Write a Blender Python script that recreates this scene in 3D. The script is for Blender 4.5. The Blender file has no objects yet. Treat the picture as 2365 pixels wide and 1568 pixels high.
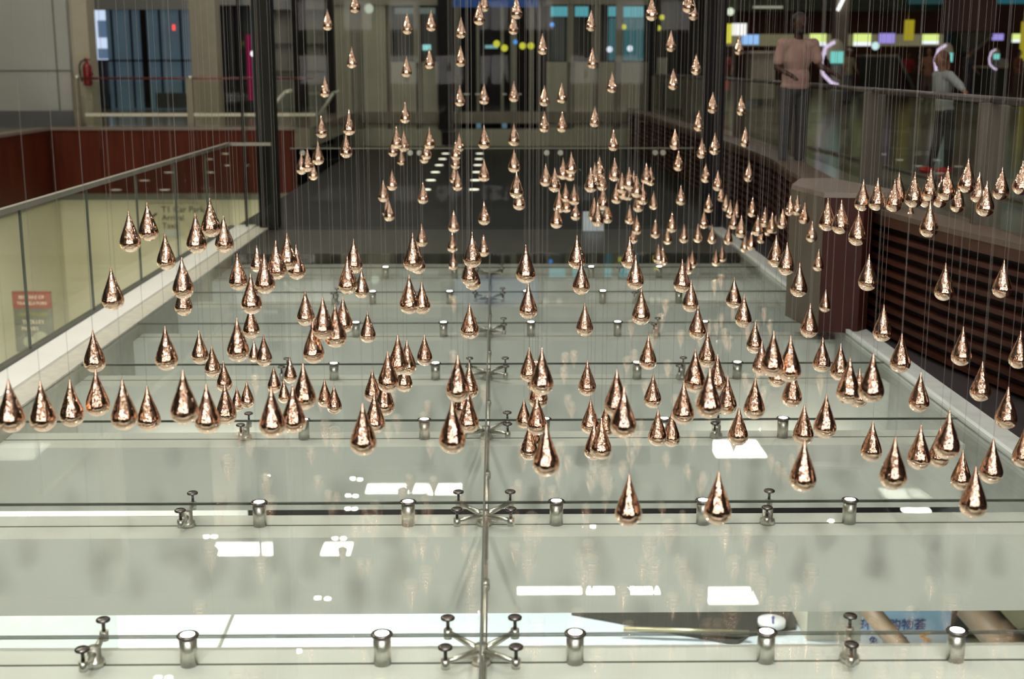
import bpy, bmesh, math, random
from mathutils import Vector, Matrix
random.seed(7)
S = bpy.context.scene
COL = S.collection
PI = math.pi
# ------------------------------------------------------------------ camera
# heights: glass deck 0, upper hall floor 0.9, eye 2.1, lower hall floor -4, ceiling 9
EYE = Vector((0, 0, 2.1)); PITCH = math.radians(11.93); YAW = math.radians(-0.764); F = 3000.0
cd = bpy.data.cameras.new('camera'); cam = bpy.data.objects.new('camera', cd); COL.objects.link(cam)
cam.location = EYE; cam.rotation_euler = (PI/2 - PITCH, 0, YAW)
cd.sensor_width = 36; cd.lens = 36*F/2365; cd.clip_end = 400; cd.clip_start = 0.1
cd.dof.use_dof = True; cd.dof.focus_distance = 7.0; cd.dof.aperture_fstop = 2.3
S.camera = cam
S.view_settings.view_transform = 'Standard'; S.view_settings.look = 'None'
S.view_settings.gamma = 1; S.view_settings.use_curve_mapping = False
S.view_settings.exposure = 0.1
S.cycles.transparent_max_bounces = 16
S.cycles.sample_clamp_indirect = 6
S.cycles.caustics_reflective = False
w = bpy.data.worlds.new('world'); S.world = w; w.use_nodes = True
w.node_tree.nodes['Background'].inputs[0].default_value = (0.95, 0.86, 0.72, 1)
w.node_tree.nodes['Background'].inputs[1].default_value = 0.02
CEIL = 9.0
R3 = cam.rotation_euler.to_matrix()
def ray(px, py): return (R3 @ Vector((px-1182.5, 784-py, -F))).normalized()
def P(px, py, Y):
    d = ray(px, py); return EYE + d*(Y/d.y)
def PZ(px, py, z):
    d = ray(px, py); return EYE + d*((z-EYE.z)/d.z)
def MIR(px, py, z=CEIL):
    """point of the ceiling seen mirrored in the glass deck"""
    d = ray(px, py); q = EYE + d*((0-EYE.z)/d.z); d2 = Vector((d.x, d.y, -d.z)); return q + d2*(z/d2.z)

# ------------------------------------------------------------------ materials
MATS = {}
def mat(name, col, rough=0.5, metal=0.0, var=0.06, scale=4.0, bump=0.0, emit=None, es=0.0, spec=0.5, bscale=None, stretch=None):
    if name in MATS: return MATS[name]
    m = bpy.data.materials.new(name); m.use_nodes = True; nt = m.node_tree; b = nt.nodes['Principled BSDF']
    b.inputs['Roughness'].default_value = rough; b.inputs['Metallic'].default_value = metal
    b.inputs['Specular IOR Level'].default_value = spec
    tc = nt.nodes.new('ShaderNodeTexCoord'); n = nt.nodes.new('ShaderNodeTexNoise'); n.inputs['Scale'].default_value = scale
    n.inputs['Detail'].default_value = 3
    mp = nt.nodes.new('ShaderNodeMapping'); nt.links.new(tc.outputs['Object'], mp.inputs[0]); nt.links.new(mp.outputs[0], n.inputs['Vector'])
    if stretch: mp.inputs['Scale'].default_value = stretch
    r = nt.nodes.new('ShaderNodeValToRGB')
    lo = [max(0, c*(1-var)) for c in col]; hi = [min(1, c*(1+var)) for c in col]
    r.color_ramp.elements[0].color = (*lo, 1); r.color_ramp.elements[0].position = .3
    r.color_ramp.elements[1].color = (*hi, 1); r.color_ramp.elements[1].position = .7
    nt.links.new(n.outputs['Fac'], r.inputs[0]); nt.links.new(r.outputs[0], b.inputs['Base Color'])
    if bump:
        n2 = nt.nodes.new('ShaderNodeTexNoise'); n2.inputs['Scale'].default_value = bscale or scale*4; nt.links.new(mp.outputs[0], n2.inputs['Vector'])
        bp = nt.nodes.new('ShaderNodeBump'); bp.inputs['Strength'].default_value = bump; bp.inputs['Distance'].default_value = 0.01
        nt.links.new(n2.outputs['Fac'], bp.inputs['Height']); nt.links.new(bp.outputs[0], b.inputs['Normal'])
    if emit:
        b.inputs['Emission Color'].default_value = (*emit, 1); b.inputs['Emission Strength'].default_value = es
    MATS[name] = m; return m
def glass(name, tint, refl=1.0, rough=0.0):
    if name in MATS: return MATS[name]
    m = bpy.data.materials.new(name); m.use_nodes = True; nt = m.node_tree; nt.nodes.clear()
    o = nt.nodes.new('ShaderNodeOutputMaterial'); mx = nt.nodes.new('ShaderNodeMixShader')
    t = nt.nodes.new('ShaderNodeBsdfTransparent'); t.inputs[0].default_value = (*tint, 1)
    g = nt.nodes.new('ShaderNodeBsdfGlossy'); g.inputs['Roughness'].default_value = rough
    ge = nt.nodes.new('ShaderNodeNewGeometry'); dt = nt.nodes.new('ShaderNodeVectorMath'); dt.operation = 'DOT_PRODUCT'
    nt.links.new(ge.outputs['Incoming'], dt.inputs[0]); nt.links.new(ge.outputs['Normal'], dt.inputs[1])
    def M(op, a, b=None):
        k = nt.nodes.new('ShaderNodeMath'); k.operation = op
        for i, v in enumerate((a, b)):
            if v is None: continue
            if hasattr(v, 'links'): nt.links.new(v, k.inputs[i])
            else: k.inputs[i].default_value = v
        return k.outputs[0]
    c = M('ABSOLUTE', dt.outputs['Value']); c = M('SUBTRACT', 1.0, c); c = M('POWER', c, 5.0)
    c = M('MULTIPLY', c, 0.96*refl); c = M('ADD', c, 0.04*refl)
    nt.links.new(c, mx.inputs[0]); nt.links.new(t.outputs[0], mx.inputs[1]); nt.links.new(g.outputs[0], mx.inputs[2]); nt.links.new(mx.outputs[0], o.inputs[0])
    MATS[name] = m; return m
def emis(name, col, s):
    if name in MATS: return MATS[name]
    m = bpy.data.materials.new(name); m.use_nodes = True; nt = m.node_tree; nt.nodes.clear()
    o = nt.nodes.new('ShaderNodeOutputMaterial'); e = nt.nodes.new('ShaderNodeEmission')
    e.inputs[0].default_value = (*col, 1); e.inputs[1].default_value = s; nt.links.new(e.outputs[0], o.inputs[0])
    MATS[name] = m; return m
def louvre_mat():
    m = mat('plain_redwood', (0.040, 0.011, 0.006), 0.5, spec=.2, var=.3, scale=3, stretch=(1, 1, 12)); return m

COPPER = mat('polished_copper', (0.96, 0.65, 0.48), 0.06, 1.0, var=.08, scale=9, bump=.45, bscale=38, stretch=(1, 1, .45))
STEEL = mat('brushed_steel', (0.62, 0.61, 0.56), 0.3, 1.0, var=.15, scale=30)
DSTEEL = mat('dark_disc_steel', (0.16, 0.15, 0.14), 0.25, 1.0, var=.15, scale=30)
WIRE = mat('steel_wire', (0.17, 0.155, 0.135), 0.6, 0.2, var=.05)
WHITE = mat('white_beam_paint', (0.70, 0.72, 0.66), 0.45, var=.02, scale=1.5)
CURB = mat('white_curb_stone', (0.88, 0.88, 0.84), 0.35, var=.03, scale=3)
TAN = mat('tan_edge_stone', (0.55, 0.53, 0.45), 0.5, var=.08, scale=12)
SHADEC = mat('shaded_edge_stone', (0.46, 0.48, 0.45), 0.4, var=.08, scale=8)  # right kerb's shade is put into this grey
DECKG = glass('deck_glass', (0.975, 0.988, 0.968), 0.85)
RAILG = glass('railing_glass', (0.92, 0.94, 0.90), 0.45)
SCREENG = glass('screen_glass', (0.90, 0.92, 0.89), 0.12)
JOINT = mat('silicone_joint', (0.10, 0.11, 0.09), 0.6)
DARKSTONE = mat('dark_granite', (0.045, 0.043, 0.034), 0.35, var=.25, scale=6, spec=.25)
BLACKF = mat('black_polished_floor', (0.010, 0.009, 0.008), 0.4, var=.3, scale=3, spec=.12)
BLACK = mat('black_metal_column', (0.009, 0.008, 0.009), 0.5, var=.2, spec=.12)
RED = mat('dark_red_panel', (0.068, 0.012, 0.005), 0.5, spec=.12, var=.22, scale=2.5, stretch=(6, 1, .4))
PIER = mat('oxblood_panel', (0.034, 0.008, 0.005), 0.55, var=.15, scale=2, spec=.18)
LOUV = louvre_mat()
LBACK = mat('dark_backing_and_shade', (0.012, 0.007, 0.007), 0.7, var=.2)
CAP = mat('taupe_coping', (0.17, 0.135, 0.11), 0.3, var=.08, scale=5)
HALLF = mat('hall_terrazzo', (0.165, 0.145, 0.11), 0.16, var=.22, scale=1.3, bump=.05)
CREAM = mat('cream_wall', (0.74, 0.69, 0.50), 0.6, var=.05, scale=1.2)
LFLOOR = mat('lower_hall_floor', (0.62, 0.68, 0.70), 0.25, var=.05, scale=.7)
GREYP = mat('grey_wall_panel', (0.29, 0.30, 0.28), 0.5, var=.04, scale=1)
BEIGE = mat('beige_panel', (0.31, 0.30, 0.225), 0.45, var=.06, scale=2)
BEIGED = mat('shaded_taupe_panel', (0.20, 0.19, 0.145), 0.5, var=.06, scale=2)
CEILM = mat('ceiling_paint', (0.55, 0.50, 0.45), 0.8, var=.1, scale=.4)
RUBBER = mat('dark_rail', (0.05, 0.04, 0.035), 0.35)

# ------------------------------------------------------------------ mesh helpers
def box(bm, x0, y0, z0, x1, y1, z1):
    vs = [bm.verts.new((x, y, z)) for z in (z0, z1) for y in (y0, y1) for x in (x0, x1)]
    for f in ((0, 2, 3, 1), (4, 5, 7, 6), (0, 1, 5, 4), (2, 6, 7, 3), (0, 4, 6, 2), (1, 3, 7, 5)): bm.faces.new([vs[i] for i in f])
    return bm
def tube(bm, a, b, r0, r1=None, seg=12, cap=True):
    a = Vector(a); b = Vector(b); r1 = r0 if r1 is None else r1
    d = (b-a).normalized(); u = d.orthogonal().normalized(); v = d.cross(u)
    A = [bm.verts.new(a+(u*math.cos(t)+v*math.sin(t))*r0) for t in [2*PI*i/seg for i in range(seg)]]
    B = [bm.verts.new(b+(u*math.cos(t)+v*math.sin(t))*r1) for t in [2*PI*i/seg for i in range(seg)]]
    for i in range(seg):
        j = (i+1) % seg; f = bm.faces.new((A[i], A[j], B[j], B[i])); f.smooth = True
    if cap: bm.faces.new(A[::-1]); bm.faces.new(B)
    return bm
def lathe(bm, prof, seg=32, c=(0, 0, 0)):
    rings = []
    for r, z in prof:
        if r < 1e-6: rings.append([bm.verts.new((c[0], c[1], c[2]+z))])
        else: rings.append([bm.verts.new((c[0]+r*math.cos(2*PI*i/seg), c[1]+r*math.sin(2*PI*i/seg), c[2]+z)) for i in range(seg)])
    for a, b in zip(rings, rings[1:]):
        for i in range(seg):
            j = (i+1) % seg
            if len(a) == 1 and len(b) == 1: continue
            if len(a) == 1: f = bm.faces.new((a[0], b[i], b[j]))
            elif len(b) == 1: f = bm.faces.new((a[i], b[0], a[j]))
            else: f = bm.faces.new((a[i], b[i], b[j], a[j]))
            f.smooth = True
    return bm
def ell(bm, c, r, seg=16, rot=None):
    g = bmesh.ops.create_uvsphere(bm, u_segments=seg, v_segments=seg*2//3, radius=1)
    M = Matrix.Translation(c) @ (rot.to_4x4() if rot else Matrix()) @ Matrix.Diagonal((*r, 1))
    bmesh.ops.transform(bm, matrix=M, verts=g['verts'])
    for v in g['verts']:
        for f in v.link_faces: f.smooth = True
    return bm
def NB(): return bmesh.new()
def obj(name, bm, m, parent=None, loc=None):
    bmesh.ops.recalc_face_normals(bm, faces=bm.faces)
    me = bpy.data.meshes.new(name); bm.to_mesh(me); bm.free()
    if m: me.materials.append(m)
    o = bpy.data.objects.new(name, me); COL.objects.link(o)
    if parent: o.parent = parent
    if loc is not None: o.location = loc
    return o
def tag(o, label, cat, group=None, kind=None):
    o['label'] = label; o['category'] = cat
    if group: o['group'] = group
    if kind: o['kind'] = kind
    return o
def thing(name, label, cat, loc=(0, 0, 0), rz=0, group=None):
    o = bpy.data.objects.new(name, None); COL.objects.link(o); o.location = loc; o.rotation_euler = (0, 0, rz)
    o.empty_display_size = .1
    return tag(o, label, cat, group)
def struct(name, bm, m, parent=None):
    o = obj(name, bm, m, parent)
    if not parent: o['kind'] = 'structure'
    return o
def copytree(o, parent=None):
    c = o.copy(); COL.objects.link(c)
    if parent: c.parent = parent
    for ch in list(o.children): copytree(ch, c)
    return c
def prism(bm, pts, z0, z1):
    A = [bm.verts.new((x, y, z0)) for x, y in pts]; B = [bm.verts.new((x, y, z1)) for x, y in pts]; n = len(pts)
    bm.faces.new(A[::-1]); bm.faces.new(B)
    for i in range(n): bm.faces.new((A[i], A[(i+1) % n], B[(i+1) % n], B[i]))
    return bm
def text(body, size, m, parent, loc, rot, name='lettering', align='CENTER', extrude=0.004):
    c = bpy.data.curves.new(name, 'FONT'); c.body = body; c.size = size; c.align_x = align; c.extrude = extrude; c.space_line = .95
    o = bpy.data.objects.new(name, c); COL.objects.link(o)
    o.location = loc; o.rotation_euler = rot
    bpy.context.view_layer.update()
    me = bpy.data.meshes.new_from_object(o.evaluated_get(bpy.context.evaluated_depsgraph_get()))
    mo = bpy.data.objects.new(name, me); COL.objects.link(mo); mo.location = loc; mo.rotation_euler = rot
    me.materials.clear(); me.materials.append(m)
    bpy.data.objects.remove(o); mo.parent = parent
    return mo
ORD = ['first', 'second', 'third', 'fourth', 'fifth', 'sixth', 'seventh', 'eighth', 'ninth', 'tenth']

# ------------------------------------------------------------------ ceiling and lamps
struct('ceiling', box(NB(), -30, -12, CEIL+.02, 45, 70, CEIL+.2), CEILM)
LAMPW = emis('lamp_diffuser', (1.0, 0.97, 0.90), 9.0)
FRAME = mat('lamp_frame', (0.5, 0.5, 0.48), 0.4)
SPOTM = emis('downlight_lens', (1.0, 0.93, 0.80), 130.0)
def panel_lamp(x, y, sx, sy, label, power, col=(1.0, .95, .86), group='ceiling light panels'):
    t = thing('ceiling_light', label, 'ceiling light', (x, y, CEIL), 0, group)
    b = NB(); e = .05
    box(b, -sx/2-e, -sy/2-e, -.06, sx/2+e, -sy/2, .02); box(b, -sx/2-e, sy/2, -.06, sx/2+e, sy/2+e, .02)
    box(b, -sx/2-e, -sy/2, -.06, -sx/2, sy/2, .02); box(b, sx/2, -sy/2, -.06, sx/2+e, sy/2, .02)
    obj('lamp_frame', b, FRAME, t)
    obj('diffuser', box(NB(), -sx/2, -sy/2, -.03, sx/2, sy/2, .0), LAMPW, t)
    l = bpy.data.lights.new('area_light', 'AREA'); l.shape = 'RECTANGLE'; l.size = sx; l.size_y = sy; l.energy = power; l.color = col
    lo = bpy.data.objects.new('area_light', l); COL.objects.link(lo); lo.parent = t; lo.location = (0, 0, -.07)
    return t
# panels whose reflections lie in the glass deck, from the photograph
REC = [((500, 1258), (645, 1287)), ((750, 1258), (808, 1287)), ((1632, 1020), (1773, 1060)), ((1622, 1362), (1752, 1400)),
       ((1195, 1362), (1345, 1377)), ((1352, 1362), (1420, 1377)), ((1428, 1362), (1525, 1377)), ((850, 1122), (985, 1143)), ((990, 1122), (1065, 1146)),
       ((1410, 1026), (1530, 1045)), ((740, 868), (772, 882)), ((800, 868), (848, 882)), ((2080, 1180), (2150, 1186)), ((5, 1187), (60, 1192))]
RECN = ['wide one below the front left uplights row', 'small one beside the wide left one', 'bright one right of the low copper bunch', 'bright one at lower right above the board',
        'left piece of the lower strip', 'middle piece of the lower strip', 'right piece of the lower strip', 'long one above the second row of fittings', 'short end of that long one',
        'pale strip left of the bright right one', 'small left one near the fourth row', 'small right one near the fourth row', 'thin one at right in the second row', 'thin one at the left edge']
for i, (a, b) in enumerate(REC):
    q0 = MIR(a[0], a[1]); q1 = MIR(b[0], b[1]); cx, cy = (q0.x+q1.x)/2, (q0.y+q1.y)/2
    panel_lamp(cx, cy, max(.3, abs(q1.x-q0.x)), max(.25, abs(q1.y-q0.y)), 'ceiling light panel, %s' % RECN[i], 22)
# the rest of the lamp grid belongs to the ceiling structure: over the camera and the near half of the sculpture
CE = bpy.data.objects['ceiling']
gb = NB()
for x in range(-5, 6):
    for y in range(-6, 11):
        if (x*7+y*3) % 5 < 4: box(gb, x*2.3-.35, y*1.9-.28, CEIL-.03, x*2.3+.35, y*1.9+.28, CEIL)
obj('lamp_grid', gb, emis('grid_diffuser', (1.0, .95, .90), 4.4), CE)
def area(x, y, z, sx, sy, e, col, rot=(0, 0, 0), par=None, spread=None):  # bare area light with no fixture, added for brightness
    l = bpy.data.lights.new('area_light', 'AREA'); l.shape = 'RECTANGLE'; l.size = sx; l.size_y = sy; l.energy = e; l.color = col
    if spread: l.spread = spread
    lo = bpy.data.objects.new('area_light', l); COL.objects.link(lo); lo.location = (x, y, z); lo.rotation_euler = rot; lo.parent = par or CE; return lo
for x in (-4.5, 0, 4.5):
    for y in (4, 8, 12): area(x*.6, y, CEIL-.08, .8, .8, 14, (1, .96, .92), spread=1.1)
for x in (-2.2, 0, 2.2):
    l = bpy.data.lights.new('fill_spot', 'SPOT'); l.energy = 2500; l.color = (1, .98, .95); l.spot_size = math.radians(39); l.spot_blend = .5; l.shadow_soft_size = .25  # added fill spots, aimed to brighten the front faces of the beams
    lo = bpy.data.objects.new('fill_spot', l); COL.objects.link(lo); lo.location = (x*1.4, -6, CEIL-.1); lo.parent = CE
    lo.rotation_euler = (Vector((x*.5, 6.8, 0))-Vector((x*1.4, -6, CEIL-.1))).to_track_quat('-Z', 'Y').to_euler()
for x, y in ((17, 12), (24, 26), (25, 40), (26, 18), (30, 34), (30, 54), (36, 46)): area(x, y, CEIL-.08, 1, 1, 70, (1, .9, .76))
for x, y in ((-11, 10), (-7, 12), (-7, 18), (-11, 20)): area(x, y, CEIL-.08, .8, .8, 170, (1, .92, .70))
area(-13, 30, CEIL-.08, .8, .8, 35, (1, .93, .8))
# the hall behind the camera
struct('wall_behind', box(NB(), -22, -10.3, .9, 24, -10, CEIL), mat('warm_far_wall', (.5, .42, .36), .6))
WB = bpy.data.objects['wall_behind']; gb = NB()
for i in range(-8, 9):
    for j in range(4):
        if (i*5+j*3) % 7 < 5: box(gb, i*1.5-.45, -10, 1.9+1.75*j-.4, i*1.5+.45, -9.95, 1.9+1.75*j+.5)
obj('added_glow_boxes', gb, emis('added_box_glow', (1.0, .93, .90), 8.0), WB)  # unseen glowing boxes, added as frontal light and for the drops to mirror
struct('floor', box(NB(), -22, -10, .5, 24, 1.0, .9), HALLF)
SP = [(527, 1143), (543, 1143), (524, 1171), (541, 1172), (352, 1431), (376, 1431), (354, 1440), (377, 1441), (477, 1240), (495, 1240), (774, 1244), (793, 1244),
      (804, 1145), (821, 1146), (803, 1176), (819, 1176), (815, 1106), (831, 1108), (642, 1051), (659, 1052), (1352, 1217), (1369, 1217), (1919, 1204), (734, 1382), (757, 1384),
      (688, 1505), (712, 1505), (365, 1566), (390, 1566), (625, 1098), (768, 855), (768, 829), (1470, 806), (1459, 806), (1652, 789), (1760, 992), (1512, 654), (1520, 655), (1112, 1416)]
dl0 = None
SPL = [None]*len(SP); _ix = sorted(range(len(SP)), key=lambda i: SP[i][1])
_bn = ['in the topmost group', 'level with the mid deck', 'just above the second row', 'close to the second row', 'below the second row', 'between the nearest rows', 'in the lowest group']
for _b in range(7):
    _g = sorted(_ix[_b*6:_b*6+6], key=lambda i: SP[i][0])
    for _k, i in enumerate(_g): SPL[i] = '%s from left %s' % (ORD[_k], _bn[_b])
for i in range(len(SP)):
    q = MIR(*SP[i])
    LAB = 'round downlight mirrored in the deck, %s' % SPL[i]
    if dl0 is None:
        dl0 = thing('downlight', 'small round downlight in the dark ceiling over the deck', 'downlight', q, 0, 'round ceiling downlights')
        obj('trim_ring', lathe(NB(), [(.075, .01), (.10, .01), (.10, -.03), (.075, -.03)], 20), FRAME, dl0)
        obj('lens', lathe(NB(), [(0, -.012), (.075, -.012), (.075, .01)], 20), SPOTM, dl0.children[0])
        o = dl0
    else: o = copytree(dl0)
    o.location = q; o['label'] = LAB

# ------------------------------------------------------------------ glass deck
XL, XR, XC = -2.97, 2.81, -0.056
JY = [4.57+1.517*k for k in range(-1, 7)]
rows = ['nearest', 'second', 'third', 'fourth', 'fifth', 'sixth', 'farthest']
for k, y in enumerate(JY):
    lab = 'white box beam under the glass deck, ' + ('just below the bottom edge of the photo' if k == 0 else rows[k-1]+' row of fittings on it')
    b = NB(); box(b, XL, y-.17, -.513, XR, y+.15, -.12)
    o = obj('deck_beam', b, WHITE); tag(o, lab, 'beam', 'white beams under the glass deck')
    g = obj('mounting_groove', box(NB(), XL, y-.006, -.1215, XR, y+.006, -.1185), JOINT, o)
o = obj('deck_beam', box(NB(), XL, 14.0, -.5, XR, 14.69, -.12), WHITE); tag(o, 'white closing beam at the far end of the glass deck', 'beam', 'white beams under the glass deck')
# glass panes: joint lines are real gaps filled with silicone
for c, (x0, x1, side) in enumerate(((XL, XC-.0045, 'left'), (XC+.0045, XR, 'right'))):
    ys = JY+[14.7]
    for k in range(len(ys)-1):
        o = obj('deck_glass_pane', box(NB(), x0, ys[k]+.0035, -.012, x1, ys[k+1]-.0035, 0), DECKG)
        tag(o, 'clear glass deck pane, %s half, %s from the camera' % (side, ['first', 'second', 'third', 'fourth', 'fifth', 'sixth', 'seventh', 'eighth'][k]), 'glass pane', 'glass deck panes')
for k, y in enumerate(JY[1:]):
    o = obj('glass_joint', box(NB(), XL, y-.0035, -.012, XR, y+.0035, .001), JOINT)
    tag(o, 'thin dark cross joint between deck panes, %s row from the camera' % ORD[k], 'joint', 'dark joints of the glass deck')
o = obj('glass_joint', box(NB(), XC-.0045, 3.0, -.0125, XC+.0045, 14.7, .0012), JOINT)
tag(o, 'long dark centre joint running down the middle of the glass deck', 'joint', 'dark joints of the glass deck')

# spider fittings
def make_spider(arms, label):
    t = thing('spider_fitting', label, 'glass fitting', (0, 0, 0), 0, 'steel spider fittings')
    obj('post', lathe(NB(), [(0, -.045), (.026, -.045), (.026, -.09), (.036, -.095), (.04, -.12), (0, -.12)], 20), STEEL, t)
    for (ax, ay) in arms:
        b = NB(); tube(b, (ax*.02, ay*.02, -.07), (ax*.93, ay*.93, -.052), .016, .010)
        tube(b, (ax, ay, -.078), (ax, ay, -.04), .017, .017, 16)
        arm = obj('arm', b, STEEL, t)
        b = NB(); lathe(b, [(0, .013), (.022, .013), (.027, .009), (.027, .002), (.024, .0), (.007, .0), (.007, -.04), (0, -.04)], 20, (ax, ay, 0))
        obj('clamp_disc', b, DSTEEL, arm)
    return t
sp4 = make_spider([(-.13, .13), (.13, .13), (-.13, -.13), (.13, -.13)], 'x')
sp2 = make_spider([(0, .13), (0, -.13)], 'x')
for c, (x, src, nm) in enumerate(((-1.515, sp2, 'left two-armed'), (XC, sp4, 'centre four-armed'), (1.345, sp2, 'right two-armed'))):
    for k, y in enumerate(JY[1:]):
        if (k == 0 and c < 2): o = src
        else: o = copytree(src)
        o.location = (x, y, 0)
        if c == 2: o.rotation_euler.z = math.radians(-14) ; 
        o['label'] = '%s steel spider fitting clamping the deck glass in the %s row' % (nm, rows[k])
# uplights
UPM = emis('uplight_lens', (1.0, 0.98, 0.88), 26.0)
up0 = thing('uplight', 'x', 'uplight', (0, 0, 0), 0, 'cylinder uplights in the glass deck')
obj('housing', lathe(NB(), [(0, -.12), (.033, -.12), (.033, -.004), (.028, -.004), (.028, -.02)], 24), STEEL, up0)
obj('rim', lathe(NB(), [(.026, .004), (.039, .004), (.042, .0), (.039, -.008), (.026, -.008)], 24), DSTEEL, up0)
obj('lens', lathe(NB(), [(0, .006), (.026, .004), (.026, -.01)], 24), UPM, up0.children[1])
for k, y in enumerate(JY[1:]):
    for i, x in enumerate((-1.16, -.43, .30, 1.025, 1.75)):
        o = up0 if (k == 0 and i == 0) else copytree(up0)
        o.location = (x, y, 0)
        o['label'] = 'steel cylinder uplight with glowing top, %s from left in the %s row' % (ORD[i], rows[k])
# centre tie rods
for k in range(len(JY)-1):
    y0, y1 = JY[k]+.05, JY[k+1]-.05
    b = NB(); tube(b, (XC+.012, y0, -.07), (XC+.012, y1, -.07), .011)
    o = obj('tie_rod', b, STEEL); tag(o, 'slim steel rod under the centre joint, bay %s from the camera' % ORD[k], 'rod', 'rods under the centre joint')
    obj('collar', tube(NB(), (XC+.012, y0+.55, -.07), (XC+.012, y0+.62, -.07), .02), STEEL, o)

# deck edges
tag(obj('deck_kerb', box(NB(), -3.16, 0, -.5, XL, 17.2, .012), TAN), 'tan stone strip between the glass deck and the white left kerb', 'kerb')
tag(obj('deck_kerb', box(NB(), -3.46, 0, -.5, -3.16, 17.2, .03), CURB), 'bright white kerb along the foot of the left glass railing', 'kerb')
tag(obj('deck_kerb', box(NB(), XR, 0, -.5, 3.0, 17.0, .012), SHADEC), 'grey-shaded stone kerb along the right side of the glass deck', 'kerb')
b = NB(); box(b, XR+.0, 0, .012, XR+.03, 17.0, .03); tag(obj('kerb_edge', b, mat('pale_edge', (.62, .66, .62), .4)), 'pale raised edge of the right deck kerb', 'kerb')
struct('floor', box(NB(), -2.97, 14.7, -.6, 2.9, 16.9, .0), DARKSTONE)
struct('floor', box(NB(), -3.46, 16.9, -.6, 6, 34.6, -.01), BLACKF)
struct('floor', box(NB(), -7, 30, -.6, -3.46, 34.6, -.01), BLACKF)
struct('floor', box(NB(), 3.0, 0, -.6, 6, 16.9, -.02), LBACK)  # shadow between kerb and slats, put into the floor's dark colour
# recessed floor lights on the black floor
FL = emis('floor_light_lens', (0.9, 0.85, 0.7), 2.2)
for r, x in enumerate((-1.19, -.36)):
    for k in range(6):
        y = 31.8-1.86*k
        o = obj('floor_light', lathe(NB(), [(0, .004), (.075, .004), (.09, .0), (.09, -.006), (0, -.006)], 16), FL, None, (x, y, 0))
        tag(o, 'small floor light on the black floor, %s from the far end, %s row' % (ORD[k], ['left', 'right'][r]), 'floor light', 'small lights on the black floor')
tag(obj('notice_board', box(NB(), 1.14, 16.72, .0, 1.41, 16.74, .25), mat('pale_blue_board', (.55, .65, .68), .5)), 'small pale blue board standing at the far edge of the deck', 'sign')

# ------------------------------------------------------------------ left glass railing
t = thing('glass_railing', 'long frameless glass railing with thin top rail above the left white kerb', 'railing', (-3.44, 0, 0))
ycut = [.6, 1.8, 3.35, 4.87, 6.4, 7.92, 9.44, 11.0, 12.54, 14.07, 15.6, 17.0]
for a, b_ in zip(ycut, ycut[1:]):
    obj('glass_pane', box(NB(), -.008, a+.008, .035, .008, b_-.008, 1.09), RAILG, t)
obj('top_rail', box(NB(), -.025, .6, 1.08, .025, 17.0, 1.12), mat('pale_rail', (.28, .265, .22), .4, .3), t)
obj('base_channel', box(NB(), -.03, .6, .031, .03, 17.0, .05), mat('dark_channel', (.12, .12, .10), .5, .5), t)
for y in ycut[1:-1]:
    obj('pane_joint', box(NB(), -.01, y-.006, .05, .01, y+.006, 1.08), JOINT, t)
obj('end_rail', box(NB(), 0, 16.97, 1.08, .55, 17.02, 1.12), MATS['pale_rail'], t)
obj('end_pane', box(NB(), .01, 16.985, .03, .53, 17.0, 1.08), RAILG, t)

# ------------------------------------------------------------------ lower level on the left and below
struct('floor', box(NB(), -30, -6, -4.3, 20, 40, -4.0), LFLOOR)
FZ = -.37
struct('wall_left_far', box(NB(), -8.65, 26.0, -4, -3.0, 26.3, FZ-.15), CREAM)
struct('wall_left_side', box(NB(), -8.95, 4, -4, -8.65, 26.3, FZ-.15), CREAM)
struct('trim_shade_1', box(NB(), -8.65, 25.9, FZ-.15, -3.2, 26.2, FZ), mat('shadow_band', (.22, .21, .16), .6))  # shade of the gap below the fascia, put into a darker strip
struct('trim_shade_2', box(NB(), -8.9, 4, FZ-.15, -8.60, 26, FZ), MATS['shadow_band'])
def paneled(x0, x1, y0, y1, z0, z1, along, n, m, name, label=None):
    b = NB()
    for i in range(n):
        if along == 'x':
            a = x0+(x1-x0)*i/n; c = x0+(x1-x0)*(i+1)/n; box(b, a+.006, y0, z0, c-.006, y1, z1)
        else:
            a = y0+(y1-y0)*i/n; c = y0+(y1-y0)*(i+1)/n; box(b, x0, a+.006, z0, x1, c-.006, z1)
    return struct(name, b, m)
paneled(-8.65, -3.9, 25.7, 25.9, FZ, .86, 'x', 5, RED, 'wall_fascia_far')
paneled(-8.85, -8.65, 4, 25.7, FZ, .86, 'y', 10, RED, 'wall_fascia_left')
struct('floor', box(NB(), -30, 4, .5, -8.67, 25.72, .9), HALLF)
struct('floor', box(NB(), -30, 25.72, .5, -3.6, 60, .9), HALLF)
struct('trim_3', box(NB(), -8.67, 25.66, .86, -3.9, 25.95, .915), CAP)
struct('trim_4', box(NB(), -8.85, 4, .86, -8.62, 25.66, .915), CAP)
# deck return wall under the left kerb
struct('wall_deck_end', box(NB(), -3.4, 17.0, -4, 6, 17.2, -.6), LBACK)

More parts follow.
